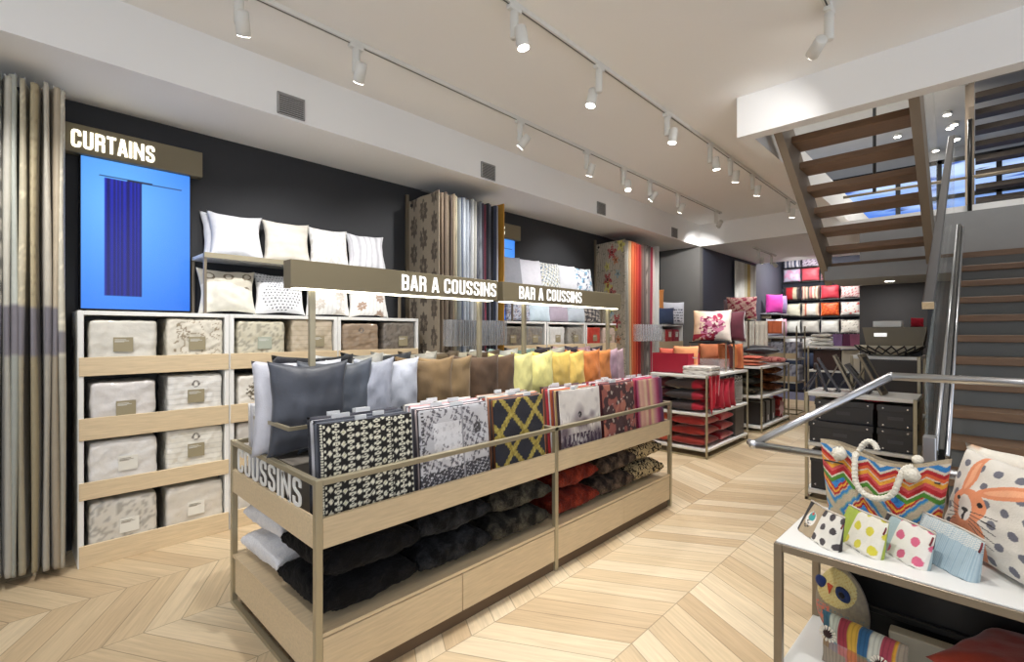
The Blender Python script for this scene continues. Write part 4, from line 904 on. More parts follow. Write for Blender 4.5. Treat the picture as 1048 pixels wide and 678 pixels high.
for j, c in enumerate(((140, 34, 24), (150, 34, 26), (160, 40, 40))):
    flat_cushion('red_cushion', .44, .44, .125, ex=.27, m=fabric(c, 'velvet'), loc=(-2.56, 5.96, .11+.122*j), seed=j+3, label=['lowest', 'middle', 'top'][j]+' rust red cushion in the front stack at the bottom of the red rack', group='rust red cushions')
    flat_cushion('red_cushion', .26, .42, .125, ex=.27, m=fabric((170, 70, 44) if j != 1 else (150, 60, 44), 'velvet'), loc=(-2.90, 5.96, .11+.122*j), seed=j+13, label=['lowest', 'middle', 'top'][j]+' orange-red cushion at the bar side of the red rack bottom', group='orange-red cushions')
    flat_cushion('red_cushion', .48, .42, .125, ex=.27, m=fabric(((150, 20, 30), (160, 24, 32), (176, 24, 44))[j], 'velvet'), loc=(-2.56, 6.42, .11+.122*j), seed=j+23, label=['lowest', 'middle', 'top'][j]+' bright red cushion in the aisle-side stack of the red rack', group='bright red cushions')
for j in range(3):
    cushion('red_cushion', .40, .38, .10, m=fabric(((176, 24, 50), (190, 30, 56), (160, 20, 44))[j]), loc=(-2.38-.0*j, 6.08+.19*j, .532), rz=R(62), rx=R(-4), seed=j+33, label='crimson cushion standing in the middle shelf of the red rack, '+ordw(j)+' from its front post', group='standing crimson cushions')
th = MB(); vs = []; n = 16
for i in range(n+1):
    for j in range(n+1):
        s_ = i/n; t_ = j/n; vs.append((.012*math.sin(s_*14)+.015*t_, s_*.30*(1-.25*t_), -t_*(.34+.12*math.sin(s_*5+.5))))
th.add(vs, [(i*(n+1)+j, (i+1)*(n+1)+j, (i+1)*(n+1)+j+1, i*(n+1)+j+1) for i in range(n) for j in range(n)])
o = th.build('red_throw', fabric((184, 20, 44), 'satin'), smooth=True, loc=(-2.283, 5.74, .98)); so = o.modifiers.new('thick', 'SOLIDIFY'); so.thickness = .006; tag(o, 'crimson cloth hanging over the corner of the red rack', 'throw')
cushion('zigzag_cushion', .34, .38, .12, paint=lambda U, V: over(solid((206, 204, 200))(U, V), (40, 36, 40), ((V*9+np.abs((U*5) % 1-.5)*1.4) % 1) < .5), loc=(-2.40, 6.86, .532), rz=R(70), n=40, label='black and white zigzag cushion at the back of the red rack middle shelf', seed=3)
gb = thing('grey_storage_box', 'dark grey fabric storage box on the red rack lower shelf', 'storage box', (-2.47, 6.87, .112)); MB().box(-.15, .15, -.17, .17, 0, .36, b=.006).build('body', fabric((78, 74, 74), 'box'), gb); MB().box(-.155, .155, -.175, .175, .34, .375, b=.004).build('lid', fabric((84, 80, 80), 'box'), gb)
rb = thing('red_box', 'large crimson open box holding peach cushions on top of the red rack', 'storage box', (-2.82, 6.0, .987))
MB().box(-.24, .24, -.17, -.16, 0, .25).box(-.24, .24, .16, .17, 0, .25).box(-.24, -.23, -.16, .16, 0, .25).box(.23, .24, -.16, .16, 0, .25).box(-.24, .24, -.17, .17, 0, .01).build('body', fabric((158, 18, 46), 'box'), rb)
MB().tube([(.242, -.05, .2), (.262, -.03, .19), (.262, .03, .19), (.242, .05, .2)], .006, 6).build('handle', CHROME, rb)
cushion('peach_cushion', .25, .30, .13, m=fabric((226, 110, 88)), loc=(-2.93, 6.02, .999), rz=R(15), label='coral cushion standing in the crimson box', seed=5)
cushion('peach_cushion', .32, .33, .14, m=fabric((232, 156, 106)), loc=(-2.70, 6.03, .999), rz=R(10), label='peach-orange cushion standing in the crimson box', seed=6)
for j in range(2):
    mb, P = softbox_bm(.36, .30, .05, 10, .1, .002, j)
    o = mb.build('folded_linen', WRAP, smooth=True, loc=(-2.44, 5.89, .987+.052*j), cols=lin(blot((222, 218, 212), (150, 140, 138), 4, .35, j)((P[:, 0]+1)/2, (P[:, 1]+1)/2+P[:, 2]*.1))); tag(o, ['lower', 'upper'][j]+' white printed linen pack at the front corner of the red rack', 'linen pack', 'linen packs on the red rack')
rs = thing('display_riser', 'clear riser frame lifting the flower cushion on the red rack', 'riser', (-2.60, 6.62, .987))
for sx in (-1, 1):
    for sy in (-1, 1): MB().box(sx*.24-.008, sx*.24+.008, sy*.14-.008, sy*.14+.008, 0, .37).build('leg', BRONZE, rs)
MB().box(-.25, .25, -.15, .15, .37, .385).build('top', BLACK, rs); MB().box(-.2, .2, -.06, .1, .0, .16, b=.01).build('glass_block', ACRYL, rs)
def redfl(U, V):
    c = mixc((226, 214, 204), (232, 190, 150), np.clip(1-U*2.2, 0, 1)); r = np.hypot((U-.5)*1.0, (V-.45)*.9); th = np.arctan2(V-.45, U-.5)
    c = over(c, (196, 120, 150), (r < .34+.07*np.sin(3*th+1)) & (sn(U, V, 2.4, 3) > -.1) & (U > .2)); c = over(c, (130, 30, 70), (r < .28+.08*np.sin(4*th)) & (sn(U, V, 3, 8) > .12)); c = over(c, (150, 30, 50), (V < .22) & (U < .6) & (sn(U, V, 2, 4) > -.2))
    return over(c, (176, 60, 90), (np.hypot(U-.68, V-.78) < .13) & (sn(U, V, 5, 4) > -.3))
cushion('flower_cushion', .50, .43, .17, paint=redfl, loc=(-2.58, 6.56, 1.374), rz=R(8), rx=R(-6), n=70, label='large white cushion with a pink and crimson flower on the riser', seed=9)
cushion('maroon_cushion', .46, .42, .14, m=fabric((84, 22, 40), 'velvet'), loc=(-2.42, 6.72, 1.374), rz=R(35), rx=R(-4), label='dark maroon velvet cushion behind the flower cushion', seed=10)
cushion('fringed_cushion', .40, .36, .15, paint=stripes([(220, 130, 80), (196, 90, 60), (120, 70, 70), (226, 140, 84), (206, 110, 70)], 6), loc=(-2.47, 6.98, .987), rz=R(55), rx=R(-4), n=30, label='orange striped fringed cushion on the red rack corner', seed=11)
cushion('orange_cushion', .36, .36, .14, m=fabric((226, 140, 96)), loc=(-2.72, 6.93, .987), rz=R(35), rx=R(-3), label='light orange cushion behind the fringed one', seed=12)
# rack B contents
pk = thing('tall_riser', 'dark pedestal on the second rack lifting two floral cushions', 'riser', (-2.74, 8.12, .987)); MB().box(-.15, .15, -.2, .28, .70, .715).build('top', BLACK, pk)
for sx in (-1, 1): MB().box(sx*.13-.008, sx*.13+.008, -.02, .02, 0, .70).build('leg', BRONZE, pk)
cushion('floral_cushion', .44, .36, .14, paint=blot((206, 170, 160), (150, 40, 70), 3, .1, 4), loc=(-2.68, 8.02, 1.704), rz=R(12), n=30, label='pink and black floral cushion standing above the flower cushion', seed=13)
cushion('grey_cushion', .36, .34, .13, m=fabric((130, 110, 120)), loc=(-2.84, 8.20, 1.704), rz=R(20), label='grey-mauve cushion beside the high pink floral cushion', seed=14)
for j in range(3):
    flat_cushion('dark_fur_cushion', .40, .44, .135, m=fur_mat((92, 84, 66), (20, 18, 18), True) if j < 1 else fur_mat((22, 22, 22), (70, 66, 54)), loc=(-2.62, 8.02, .54+.137*j), n=40, seed=j, fur=.004, label=['lowest leopard', 'middle black', 'top black'][j]+' fur cushion stacked in the second rack', group='dark fur cushions of the second rack')
    flat_cushion('brown_fur_cushion', .42, .44, .135, m=fur_mat((92, 50, 26), (150, 92, 52)), loc=(-2.55, 8.75, .54+.137*j), n=30, seed=j+5, fur=.004, label=['lowest', 'middle', 'top'][j]+' brown fur cushion stacked at the far end of the second rack', group='brown fur cushions')
for j in range(3):
    t = thing('black_tote', 'tall black fabric bag on the lowest shelf of the second rack, '+ordw(j)+' from its front', 'bag', (-2.56, 7.98+.27*j, .092), 0, 'black bags'); MB().box(-.2, .2, -.10, .10, 0, .34, b=.012).build('body', fabric((38, 34, 34), 'satin'), t); MB().box(.201, .206, -.03, .0, .04, .12).build('price_tag', TAGW, t)
for j in range(2):
    vs = [];mb = MB()
    st = bpy.data.objects.new('x', None) if False else None
    rr_ = [(.17 if a % 2 else .10) for a in range(14)]
    poly = [(rr_[a]*math.cos(a*math.pi/7), .17+rr_[a]*math.sin(a*math.pi/7)) for a in range(14)]
    o = MB().prism(poly, -.04, .04, 'x').build('star_ornament', fabric((150, 36, 34), 'velvet'), loc=(-2.37-.09*j, 8.86+.12*j, .092)); tag(o, 'dark red spiky star cushion, '+['outer', 'inner'][j]+' one at the end of the second rack', 'cushion', 'red star cushions')
for j in range(3):
    flat_cushion('peach_cushion', .46, .5, .05, m=fabric(((216, 120, 90), (226, 150, 116), (200, 100, 80))[j]), loc=(-2.60, 8.05+.02*j, .987+.05*j), seed=j, label=['lowest', 'middle', 'top'][j]+' flat peach cushion stacked on the second rack', group='flat peach cushions')
flat_cushion('black_cushion', .56, .50, .15, m=fabric((34, 34, 42), 'satin'), loc=(-2.52, 8.36, 1.142), seed=4, rz=R(20), label='plump black cushion lying on the second rack', wr=.01)
flat_cushion('pink_cushion', .4, .3, .10, paint=blot((206, 130, 120), (150, 60, 60), 3, .1, 4), loc=(-2.5, 9.02, .99), seed=5, rz=R(10), n=24, label='small pink patterned cushion lying at the far end of the second rack')
# rack with hanging textiles and linen packs further back
rk = rack(-3.3, -2.35, 9.9, 10.5, 1.62, (.60, 1.02, 1.42), 'narrow rack near the back with a rust throw and grey linen packs')
for r_, z in ((0, 1.02), (1, .60)):
    for j in range(3):
        mb, P = softbox_bm(.22, .3, .30, 8, .1, .003, j); o = mb.build('linen_pack', WRAP, smooth=True, loc=(-2.96+.26*j, 10.1, z+.002), cols=lin(blot((186, 190, 206), (110, 110, 130), 3, .3, j)((P[:, 0]+1)/2, (P[:, 2]+1)/2))); tag(o, 'grey-lilac linen pack on the narrow back rack, '+['upper', 'lower'][r_]+' shelf, '+ordw(j)+' from the rust throw', 'linen pack', 'linen packs on the back rack')
MB().box(-.45, .47, -.3, -.285, 0, .10).build('front_board', OAK, rk, loc=(0, 0, 1.02)); MB().box(-.45, .47, -.3, -.285, 0, .10).build('front_board', OAK, rk, loc=(0, 0, .60))
mb = MB(); vs = []
for i in range(13):
    for j in range(13): vs.append((i/12*.26*(.8+.3*j/12), -.02*math.sin(i*1.6), -j/12*.62))
mb.add(vs, [(i*13+j, (i+1)*13+j, (i+1)*13+j+1, i*13+j+1) for i in range(12) for j in range(12)]); o = mb.build('rust_throw', fabric((176, 62, 36), 'velvet'), smooth=True, loc=(-3.22, 9.85, 1.60)); so = o.modifiers.new('thick', 'SOLIDIFY'); so.thickness = .03; tag(o, 'rust velvet throw hanging from the narrow back rack', 'throw')
rl = thing('clothes_rail', 'light metal rail with hanging knitted throws behind the flower cushion', 'rail', (-3.0, 9.2, 0))
MB().tube([(-.35, 0, 0), (-.35, 0, 1.68), (.62, 0, 1.68), (.62, 0, 0)], .014, 8).build('frame', BEAM, rl)
for sx in (-.35, .62): MB().box(sx-.014, sx+.014, -.16, .16, 0, .02).build('foot', BEAM, rl)
for j, (c, n) in enumerate((((226, 222, 210), 'cream knitted'), ((220, 214, 200), 'ivory fringed'), ((196, 104, 66), 'rust'))):
    mb = MB(); vs = []
    for i in range(9):
        for q_ in range(9): vs.append((i/8*.2, -.03-.02*math.sin(i*2+j), -q_/8*(.62 if j < 2 else .22)))
    mb.add(vs, [(i*9+q_, (i+1)*9+q_, (i+1)*9+q_+1, i*9+q_+1) for i in range(8) for q_ in range(8)]); o = mb.build('hanging_throw', fabric(c), smooth=True, loc=(-3.05+.22*j, 9.2, 1.70)); so = o.modifiers.new('thick', 'SOLIDIFY'); so.thickness = .03; tag(o, n+' throw hanging on the light metal rail', 'throw')

# ================================================================== STORAGE BOX RACK AND NEIGHBOURS
rack(-1.12, -.34, 4.97, 5.50, .965, (.10, .52, .965), 'bronze rack of dark grey storage boxes by the staircase', .026)
STUD = mat('chrome_stud', (210, 210, 212), .25, metal=.9, var=.02)
def sbox_(x, y, z, w, d, h, label, c=(52, 52, 55)):
    b = thing('storage_box', label, 'storage box', (x, y, z), 0, 'dark grey storage boxes')
    MB().box(-w/2, w/2, -d/2, d/2, 0, h*.8, b=.003).build('body', fabric(c, 'box'), b)
    MB().box(-w/2-.006, w/2+.006, -d/2-.006, d/2+.006, h*.72, h, b=.003).build('lid', fabric((58, 58, 61), 'box'), b)
    for sx in (-1, 1):
        for zz, yy in ((h*.86, -d/2-.006), (h*.12, -d/2)): MB().lathe([(.008, 0), (.008, .004), (.004, .006)], 8, Matrix.Translation((sx*(w/2-.035), yy, zz)) @ Matrix.Rotation(R(90), 4, 'X')).build('stud', STUD, b)
    MB().box(-.05, .05, -d/2-.003, -d/2, h*.36, h*.50).build('label_holder', STUD if False else fabric((70, 70, 74), 'box'), b)
sbox_(-.86, 5.20, .522, .46, .40, .19, 'dark grey lidded box, lower of the wide pair on the box rack'); sbox_(-.84, 5.22, .714, .42, .38, .19, 'dark grey lidded box, upper of the wide pair on the box rack')
sbox_(-.48, 5.20, .522, .23, .40, .19, 'small dark grey lidded box, lower of the pair by the right post'); sbox_(-.48, 5.20, .714, .23, .40, .19, 'small dark grey lidded box, upper of the pair by the right post')
sbox_(-.86, 5.22, .102, .44, .42, .34, 'large dark box on the lowest shelf of the box rack', (44, 44, 47)); sbox_(-.49, 5.22, .102, .24, .42, .34, 'tall dark box on the lowest shelf beside the larger one', (44, 44, 47))
flat_cushion('red_cloth', .20, .3, .035, m=fabric((190, 24, 50)), loc=(-.62, 5.2, .906), label='bright red folded cloth above the small boxes', cat='folded cloth')
fr = [(-1.0, 5.20, 18, .26, (74, 74, 80), 'slate grey'), (-.90, 5.24, 30, .34, (92, 92, 98), 'grey'), (-.79, 5.22, 24, .36, (150, 140, 122), 'champagne'), (-.68, 5.25, 34, .30, (84, 82, 84), 'dark grey'), (-.57, 5.20, 26, .38, (128, 118, 100), 'bronze')]
for i, (x, y, a, h, c, n) in enumerate(fr):
    f = thing('photo_frame', n+' leaning picture frame on the box rack, '+ordw(i)+' from the left post', 'picture frame', (x, y, .967), R(106-5*i), 'picture frames on the box rack')
    T = Matrix.Rotation(R(-a), 4, 'X'); w = .22
    fm = mat('frame_%d' % c[0], c, .35, metal=.3, var=.04)
    MB().box(-w/2, -w/2+.03, -.01, .01, 0, h, T, .002).box(w/2-.03, w/2, -.01, .01, 0, h, T, .002).box(-w/2+.03, w/2-.03, -.01, .01, 0, .03, T, .002).box(-w/2+.03, w/2-.03, -.01, .01, h-.03, h, T, .002).build('frame', fm, f)
    MB().box(-w/2+.02, w/2-.02, .0, .006, .02, h-.02, T).build('picture', fabric((176, 176, 176), 'box') if i % 2 else fabric((60, 62, 68), 'box'), f)
    yb = math.sin(R(a))*h*.8; MB().prism([(yb*1.0, math.cos(R(a))*h*.78), (yb+.12, 0), (yb+.105, 0), (yb*.94, math.cos(R(a))*h*.76)], -.02, .02, 'x').build('strut', fm, f)
rack(-.88, -.36, 5.60, 6.25, 1.28, (.70, 1.28), 'taller white-topped rack behind the box rack holding the basket', .024)
bx = thing('grey_tray_box', 'large taupe tapered box with a cut-out handle on the taller rack', 'storage box', (-.575, 6.0, 1.36))
MB().prism([(-.21, 0), (.21, 0), (.245, .19), (-.245, .19)], -.15, .15, 'y').build('body', fabric((118, 110, 92), 'box'), bx); MB().box(-.15, -.05, -.156, -.15, .10, .135, b=.002).build('handle_hole', LETTER, bx)
MB().box(-.2, .2, -.1, .1, -.08, 0).build('foot_block', BLACK, bx)
pp_ = tag(MB().box(-.12, .10, -.10, .10, 0, .06, b=.004).build('paper_stack', WHITEL, loc=(-.62, 6.0, 1.552)), 'white paper stack lying on the taupe box', 'paper')
bs_ = thing('wire_basket', 'shallow black and cream woven bowl in front of the taupe box', 'bowl', (-.60, 5.75, 1.282))
MB().lathe([(.10, 0), (.16, .02), (.22, .055), (.26, .095), (.252, .097), (.21, .06), (.15, .028), (.09, .01)], 30).build('bowl', fabric((196, 190, 170)), bs_, smooth=True)
mb = MB()
for k in range(18):
    a = k*2*math.pi/18
    for sg in (-1, 1): mb.tube([(r_*math.cos(a+sg*t_), r_*math.sin(a+sg*t_), z_) for r_, z_, t_ in ((.168, .018, 0), (.228, .052, .18), (.268, .094, .36))], .0065, 6)
mb.build('weave', BLACK, bs_)
cushion('red_cloth', .10, .09, .05, m=fabric((170, 20, 44)), loc=(-.42, 6.12, 1.552), label='small red item standing behind the paper stack', cat='cloth')
for j in range(3): flat_cushion('red_cloth', .3, .3, .05, m=fabric(((190, 30, 60), (206, 60, 90), (170, 20, 50))[j]), loc=(-.62, 5.9, .702+.05*j), label=['lowest', 'middle', 'top'][j]+' red folded cloth inside the taller rack', cat='folded cloth', group='red cloths in the taller rack')
for j in range(3): flat_cushion('pink_cloth', .14, .25, .04, m=fabric(((180, 50, 90), (206, 120, 150), (150, 30, 60))[j]), loc=(-.26, 5.25, .62+.04*j), label=['lowest', 'middle', 'top'][j]+' pink folded cloth beside the small boxes', cat='folded cloth', group='pink folded cloths') if False else None
# black post by the stairs
bp_ = thing('black_post', 'slim black post beside the staircase glass', 'post', (-.255, 4.9, 0)); MB().box(-.02, .02, -.02, .02, 0, 1.98, b=.002).build('shaft', BLACK, bp_); MB().box(-.04, .04, -.04, .04, 0, .02, b=.002).build('foot_plate', BLACK, bp_)
# far table
rack(-2.10, -1.30, 9.5, 10.1, 1.27, (.86, 1.27), 'tall table far back with white folded throws and lilac bags', .024)
MB_ = MB().box(-.2, .2, -.22, .22, 0, .34, b=.006).build('brown_box', fabric((58, 34, 30), 'satin'), loc=(-1.83, 9.8, .862)); tag(MB_, 'dark brown box under the far tall table', 'storage box')
tag(MB().box(-.14, .14, -.22, .22, 0, .34, b=.006).build('cream_box', fabric((206, 200, 184), 'box'), loc=(-1.48, 9.8, .862)), 'cream box beside the brown one under the far table', 'storage box')
for j in range(3): flat_cushion('white_throw', .36-.03*j, .4, .07, m=fabric((226, 224, 216)), loc=(-1.92, 9.78, 1.272+.07*j), seed=j, ex=.25, label=['lowest', 'middle', 'top'][j]+' white folded throw on the far tall table', cat='folded throw', group='white folded throws')
for j, (c, n) in enumerate((((150, 116, 170), 'lilac'), ((120, 40, 90), 'purple'), ((206, 120, 160), 'pink'), ((150, 30, 60), 'crimson'))):
    t = thing('gift_bag', n+' gift bag on the far tall table', 'bag', (-1.70+.12*j, 9.75+.03*(j % 2), 1.272)); MB().prism([(-.06, 0), (.06, 0), (.07, .2), (-.07, .2)], -.04, .04, 'y').build('body', fabric(c, 'satin'), t); MB().tube([(-.03, 0, .2), (-.02, 0, .25), (.02, 0, .25), (.03, 0, .2)], .004, 6).build('handle', WHITEL, t)

# ================================================================== HANDRAIL IN FRONT OF THE STAIRS
hr_ = thing('metal_handrail', 'brushed steel tube handrail rising from its low corner behind the patterned tote', 'handrail', (-.80, 2.56, 0))
def hb(mb, name, m=CHROME, **k): mb.v = [(x+.80, y-2.56, z) for x, y, z in mb.v]; return mb.build(name, m, hr_, **k)
A_ = (-.80, 2.56, .945); B_ = (-.298, 2.93, 1.29)
hb(MB().tube([A_, B_], .0185, 16), 'sloping_rail', smooth=True)
hb(MB().tube([B_, (1.1, 2.93, 1.287)], .0185, 16), 'upper_rail', smooth=True)
hb(MB().tube([(-.80, 2.56, .943), (1.1, 2.56, .943)], .0185, 16), 'lower_rail', smooth=True)
def ball(c, r): return MB().lathe([(r*math.sin(math.pi*k/8)+1e-4, -r*math.cos(math.pi*k/8)) for k in range(9)], 16, Matrix.Translation(c))
hb(ball(A_, .023), 'corner_joint', smooth=True); hb(ball(B_, .0195), 'corner_joint', smooth=True)
hb(MB().tube([(-.80, 2.56, .945), (-.83, 2.60, .945)], .017, 12), 'end_stub', smooth=True)
for x, y, z in ((-.28, 2.56, .943), (.75, 2.56, .943), (.95, 2.93, 1.287)): hb(MB().box(x-.015, x+.015, y-.015, y+.015, 0, z-.015, b=.002), 'post', BRONZE)

# ================================================================== FOREGROUND TABLE
tb = thing('console_table', 'white-topped bronze-framed table holding the tote, pouches and rabbit cushion', 'table', (-.55, 1.985, 0), R(-1.5))
TZ, SZ, TW, TD = .716, .23, 1.7, .55
def leg(x, y): MB().box(x, x+.028, y, y+.028, 0, TZ-.003, b=.002).build('leg', BRONZE, tb)
for x in (0, TW-.028): leg(x, 0); leg(x, TD-.028)
MB().box(.028, TW-.028, 0, .028, TZ-.03, TZ-.002, b=.002).build('front_rail', BRONZE, tb); MB().box(.0, .028, .028, TD-.028, TZ-.03, TZ-.002, b=.002).build('side_rail', BRONZE, tb)
MB().box(.028, TW-.028, TD-.028, TD, TZ-.03, TZ-.002, b=.002).build('back_rail', BRONZE, tb)
MB().box(.006, TW-.006, .006, TD-.006, TZ-.002, TZ+.004, b=.001).build('top', WHITEL, tb)
MB().box(.003, TW-.003, .003, TD-.003, SZ-.03, SZ, b=.002).build('lower_shelf', WHITEL, tb)
MB().box(.10, TW-.03, TD-.03, TD-.015, SZ+.0, TZ-.03).build('back_panel', BLACK, tb)
MB().box(.10, TW-.03, TD-.05, TD-.03, SZ+.11, SZ+.135, b=.003).build('back_ledge', BLACK, tb)

# tote bag
def totep(U, V):
    base = (190, 174, 146); BL = (52, 128, 190); RD = (176, 34, 40); YE = (226, 160, 52); PK_ = (206, 84, 84); GR = (74, 128, 40); CR = (216, 206, 186); OR = (214, 96, 52)
    zz = np.abs((U*4.6) % 1-.5)*2; t = V-.10*zz
    st = .02*np.sign(np.sin(U*66+V*22)); a = (U-.42)/.56; d = np.abs(a-np.round(a))*2+np.abs(V-.20)/.40+st; f = np.where(d < 1, d, np.abs(2-d))
    c = solid(BL)(U, V); c = over(c, (36, 100, 166), sn(U, V, 9, 2) > .25)
    for lo, hi, col in ((.40, .48, RD), (.48, .56, YE), (.56, .64, RD), (.64, .70, base), (.70, .80, BL), (.80, .86, (120, 160, 160)), (.86, 1.2, base)): c = over(c, col, (f > lo) & (f <= hi))
    top = V > (.50+.10*zz); c = over(c, CR, top)
    for lo, hi, col in ((.50, .555, GR), (.575, .63, RD), (.63, .67, PK_), (.67, .72, YE), (.735, .775, OR), (.775, .82, RD), (.85, .91, BL)):
        c = over(c, col, (t > lo-.0) & (t <= hi) & top)
    return over(c, base, V > .95)
def tote():
    t = thing('tote_bag', 'colourful zigzag and diamond patterned tote with white rope handles', 'bag', (-.275, 2.345, .7215), R(-14))
    n, nz = 190, 120; vs = []; U = []; V = []; w0, w1, h, d = .17, .215, .325, .065
    for s_ in (-1, 1):
        for i in range(n+1):
            for j in range(nz+1):
                u = i/n; v = j/nz; w = w0+(w1-w0)*v**.8; x = (u*2-1)*w
                bul = (1-(2*u-1)**4)**.5*d*(1-.62*v)*(.75+.25*math.sin(math.pi*min(1, v*1.4)))
                topz = h*(1-.09*math.sin(math.pi*u))*v + .012*math.sin(u*7)*v
                vs.append((x, s_*(bul+.002)+.012*math.sin(u*6+1)*v+.004*math.sin(u*23+v*5)*v, topz)); U.append(u if s_ < 0 else 1-u); V.append(v)
    S = (n+1)*(nz+1); q = lambda k, i, j: k*S+i*(nz+1)+j
    fs = [(q(k, i, j), q(k, i+1, j), q(k, i+1, j+1), q(k, i, j+1)) for k in (0, 1) for i in range(n) for j in range(nz)]+[(q(0, i, j), q(0, i, j+1), q(1, i, j+1), q(1, i, j)) for i in (0, n) for j in range(nz)]+[(q(0, i, 0), q(0, i+1, 0), q(1, i+1, 0), q(1, i, 0)) for i in range(n)]
    mb = MB(); mb.v = vs; mb.f = fs; mb.build('body', mat('tote_weave', rough=.9, painted=True, bump=.6, bscale=260, sheen=.1, var=.12, vscale=60), t, smooth=True, cols=lin(totep(np.array(U), np.array(V))))
    MB().box(-.19, .19, -.018, .018, .24, .245).build('lining', fabric((60, 56, 50)), t)
    rope = mat('rope_white', (226, 220, 204), .85, bump=.8, bscale=120, var=.12, vscale=60)
    def handle(y, sgn, pts):
        P = []; 
        for k in range(len(pts)-1):
            for s in range(12): a = s/12; P.append(tuple(pts[k][i]*(1-a)+pts[k+1][i]*a for i in range(3)))
        P.append(pts[-1]); Q = [tuple(sum(P[min(max(i+o, 0), len(P)-1)][c] for o in range(-6, 7))/13 for c in range(3)) for i in range(len(P))]
        rr = [.0105*(1+.13*math.sin(i*1.9)) for i in range(len(Q))]
        return MB().tube(Q, rr, 10).build('rope_handle', rope, t, smooth=True)
    handle(-1, 0, [(-.065, -.030, .292), (-.062, -.05, .30), (-.058, -.062, .24), (-.052, -.072, .19), (-.02, -.078, .155), (.03, -.078, .150), (.075, -.076, .18), (.088, -.066, .24), (.10, -.052, .285), (.125, -.04, .290)])
    handle(1, 0, [(-.08, .02, .29), (-.06, .03, .34), (-.03, .03, .345), (-.01, .02, .31)])
    for x, y, z in ((-.12, -.045, .288), (.118, -.048, .262)):
        k = ball((x, y, z), .027); r2 = np.random.RandomState(3); k.v = [tuple(np.array(p)+r2.uniform(-.004, .004, 3)) for p in k.v]; k.build('rope_knot', rope, t, smooth=True)
    ball((.125, -.012, .312), .018).build('rope_knot', rope, t, smooth=True)
    return t
tote()
# rabbit cushion
def rabp(U, V):
    c = mixc((226, 220, 208), (210, 204, 194), sn(U, V, 1.6, 3)*.5+.3); P_ = (222, 142, 100)
    a = U*6.2; b = V*6.2; row = np.floor(b); a = a+(row % 2)*.5; c = over(c, (110, 110, 120), np.hypot(a % 1-.5+.08*np.sin(row*3), (b % 1-.5)*.9) < .22)
    def ell(cx, cy, rx, ry, ang): ca, sa = math.cos(ang), math.sin(ang); X = (U-cx)*ca+(V-cy)*sa; Y = -(U-cx)*sa+(V-cy)*ca; return (X/rx)**2+(Y/ry)**2 < 1
    m = ell(.33, .48, .17, .17, 0) | ell(.26, .78, .055, .22, -.05) | ell(.62, .74, .27, .065, .42) | ell(.36, .18, .19, .22, 0)
    c = over(c, P_, m & (sn(U, V, 6, 3) > -1.2)); c = over(c, (226, 216, 204), ell(.31, .45, .07, .13, .1)); c = over(c, (236, 170, 130), ell(.62, .74, .2, .03, .42) | ell(.26, .78, .025, .16, -.05))
    c = over(c, (30, 24, 24), ell(.44, .53, .025, .025, 0) | ell(.23, .52, .018, .022, 0) | ell(.31, .43, .035, .022, 0)); c = over(c, (40, 30, 30), (np.abs(U-.31-.12*np.abs(V-.36)) < .012) & (V > .32) & (V < .42))
    for k in range(5):
        for sg, ll in ((1, .30), (-1, .2)):
            tt = (U-.31)*sg; c = over(c, (50, 44, 44), (tt > .06) & (tt < ll) & (np.abs(V-(.42-.02*k+(.05-.055*k)*tt*3)) < .004))
    return c
cushion('rabbit_cushion', .50, .355, .15, paint=rabp, loc=(.045, 2.235, .7215), rz=R(-56), rx=R(-13), n=150, seed=41, wr=.008, pinch=.06, label='white cushion printed with a peach rabbit and grey dots')
cushion('white_cushion', .38, .36, .10, paint=blot((226, 220, 206), (196, 150, 110), 1.2, .6, 8), loc=(.15, 2.47, .7215), rz=R(-12), rx=R(-2), n=20, seed=42, wr=.012, pinch=.12, label='white tied cushion partly hidden behind the rabbit cushion')
# pouches
def pouch(c, w, h, pr_, label, seed, rz=-46.6):
    n, nz = 90, 50; vs = []; U = []; V = []; d = .03
    for s_ in (-1, 1):
        for i in range(n+1):
            for j in range(nz+1):
                u = i/n; v = j/nz; x = (u-.5)*w*(1-.06*v); b = d*(1-v)**.7*(1-(2*u-1)**6)**.5
                vs.append((x, s_*(b+.0015)+.006*math.sin(u*5+seed)*v+.03*v, h*v*(1-.05*math.sin(u*3+seed))+.002*math.sin(u*30))); U.append(u if s_ < 0 else 1-u); V.append(v)
    S = (n+1)*(nz+1); q = lambda k, i, j: k*S+i*(nz+1)+j
    fs = [(q(k, i, j), q(k, i+1, j), q(k, i+1, j+1), q(k, i, j+1)) for k in (0, 1) for i in range(n) for j in range(nz)]+[(q(0, i, j), q(0, i, j+1), q(1, i, j+1), q(1, i, j)) for i in (0, n) for j in range(nz)]+[(q(0, i, j), q(0, i+1, j), q(1, i+1, j), q(1, i, j)) for i in range(n) for j in (0, nz)]
    t = thing('zip_pouch', label, 'pouch', c, R(rz), 'small zip pouches on the table'); mb = MB(); mb.v = vs; mb.f = fs
    mb.build('body', FAB, t, smooth=True, cols=lin(pr_(np.array(U), np.array(V))))
    MB().tube([((k/8-.5)*w*.93, .03+.006*math.sin(k/8*5+seed), h*(1-.05*math.sin(k/8*3+seed))+.003) for k in range(9)], .0035, 6).build('zip', fabric((200, 190, 176)), t, smooth=True)
    MB().tube([(w*.45, .03, h*.93), (w*.47, .02, h*.80), (w*.465, .015, h*.7)], .003, 6).build('zip_pull', fabric((120, 50, 56)), t, smooth=True)
def twop(c1, c2, dc, split, nd, extra=None):
    def f(U, V):
        c = np.where((U > split)[:, None], dotsp(c2, dc, nd, .27)(U+.06, V*.62+.03), np.tile(np.array(c1, float), (len(U), 1)))
        return extra(U, V, c) if extra else c
    return f
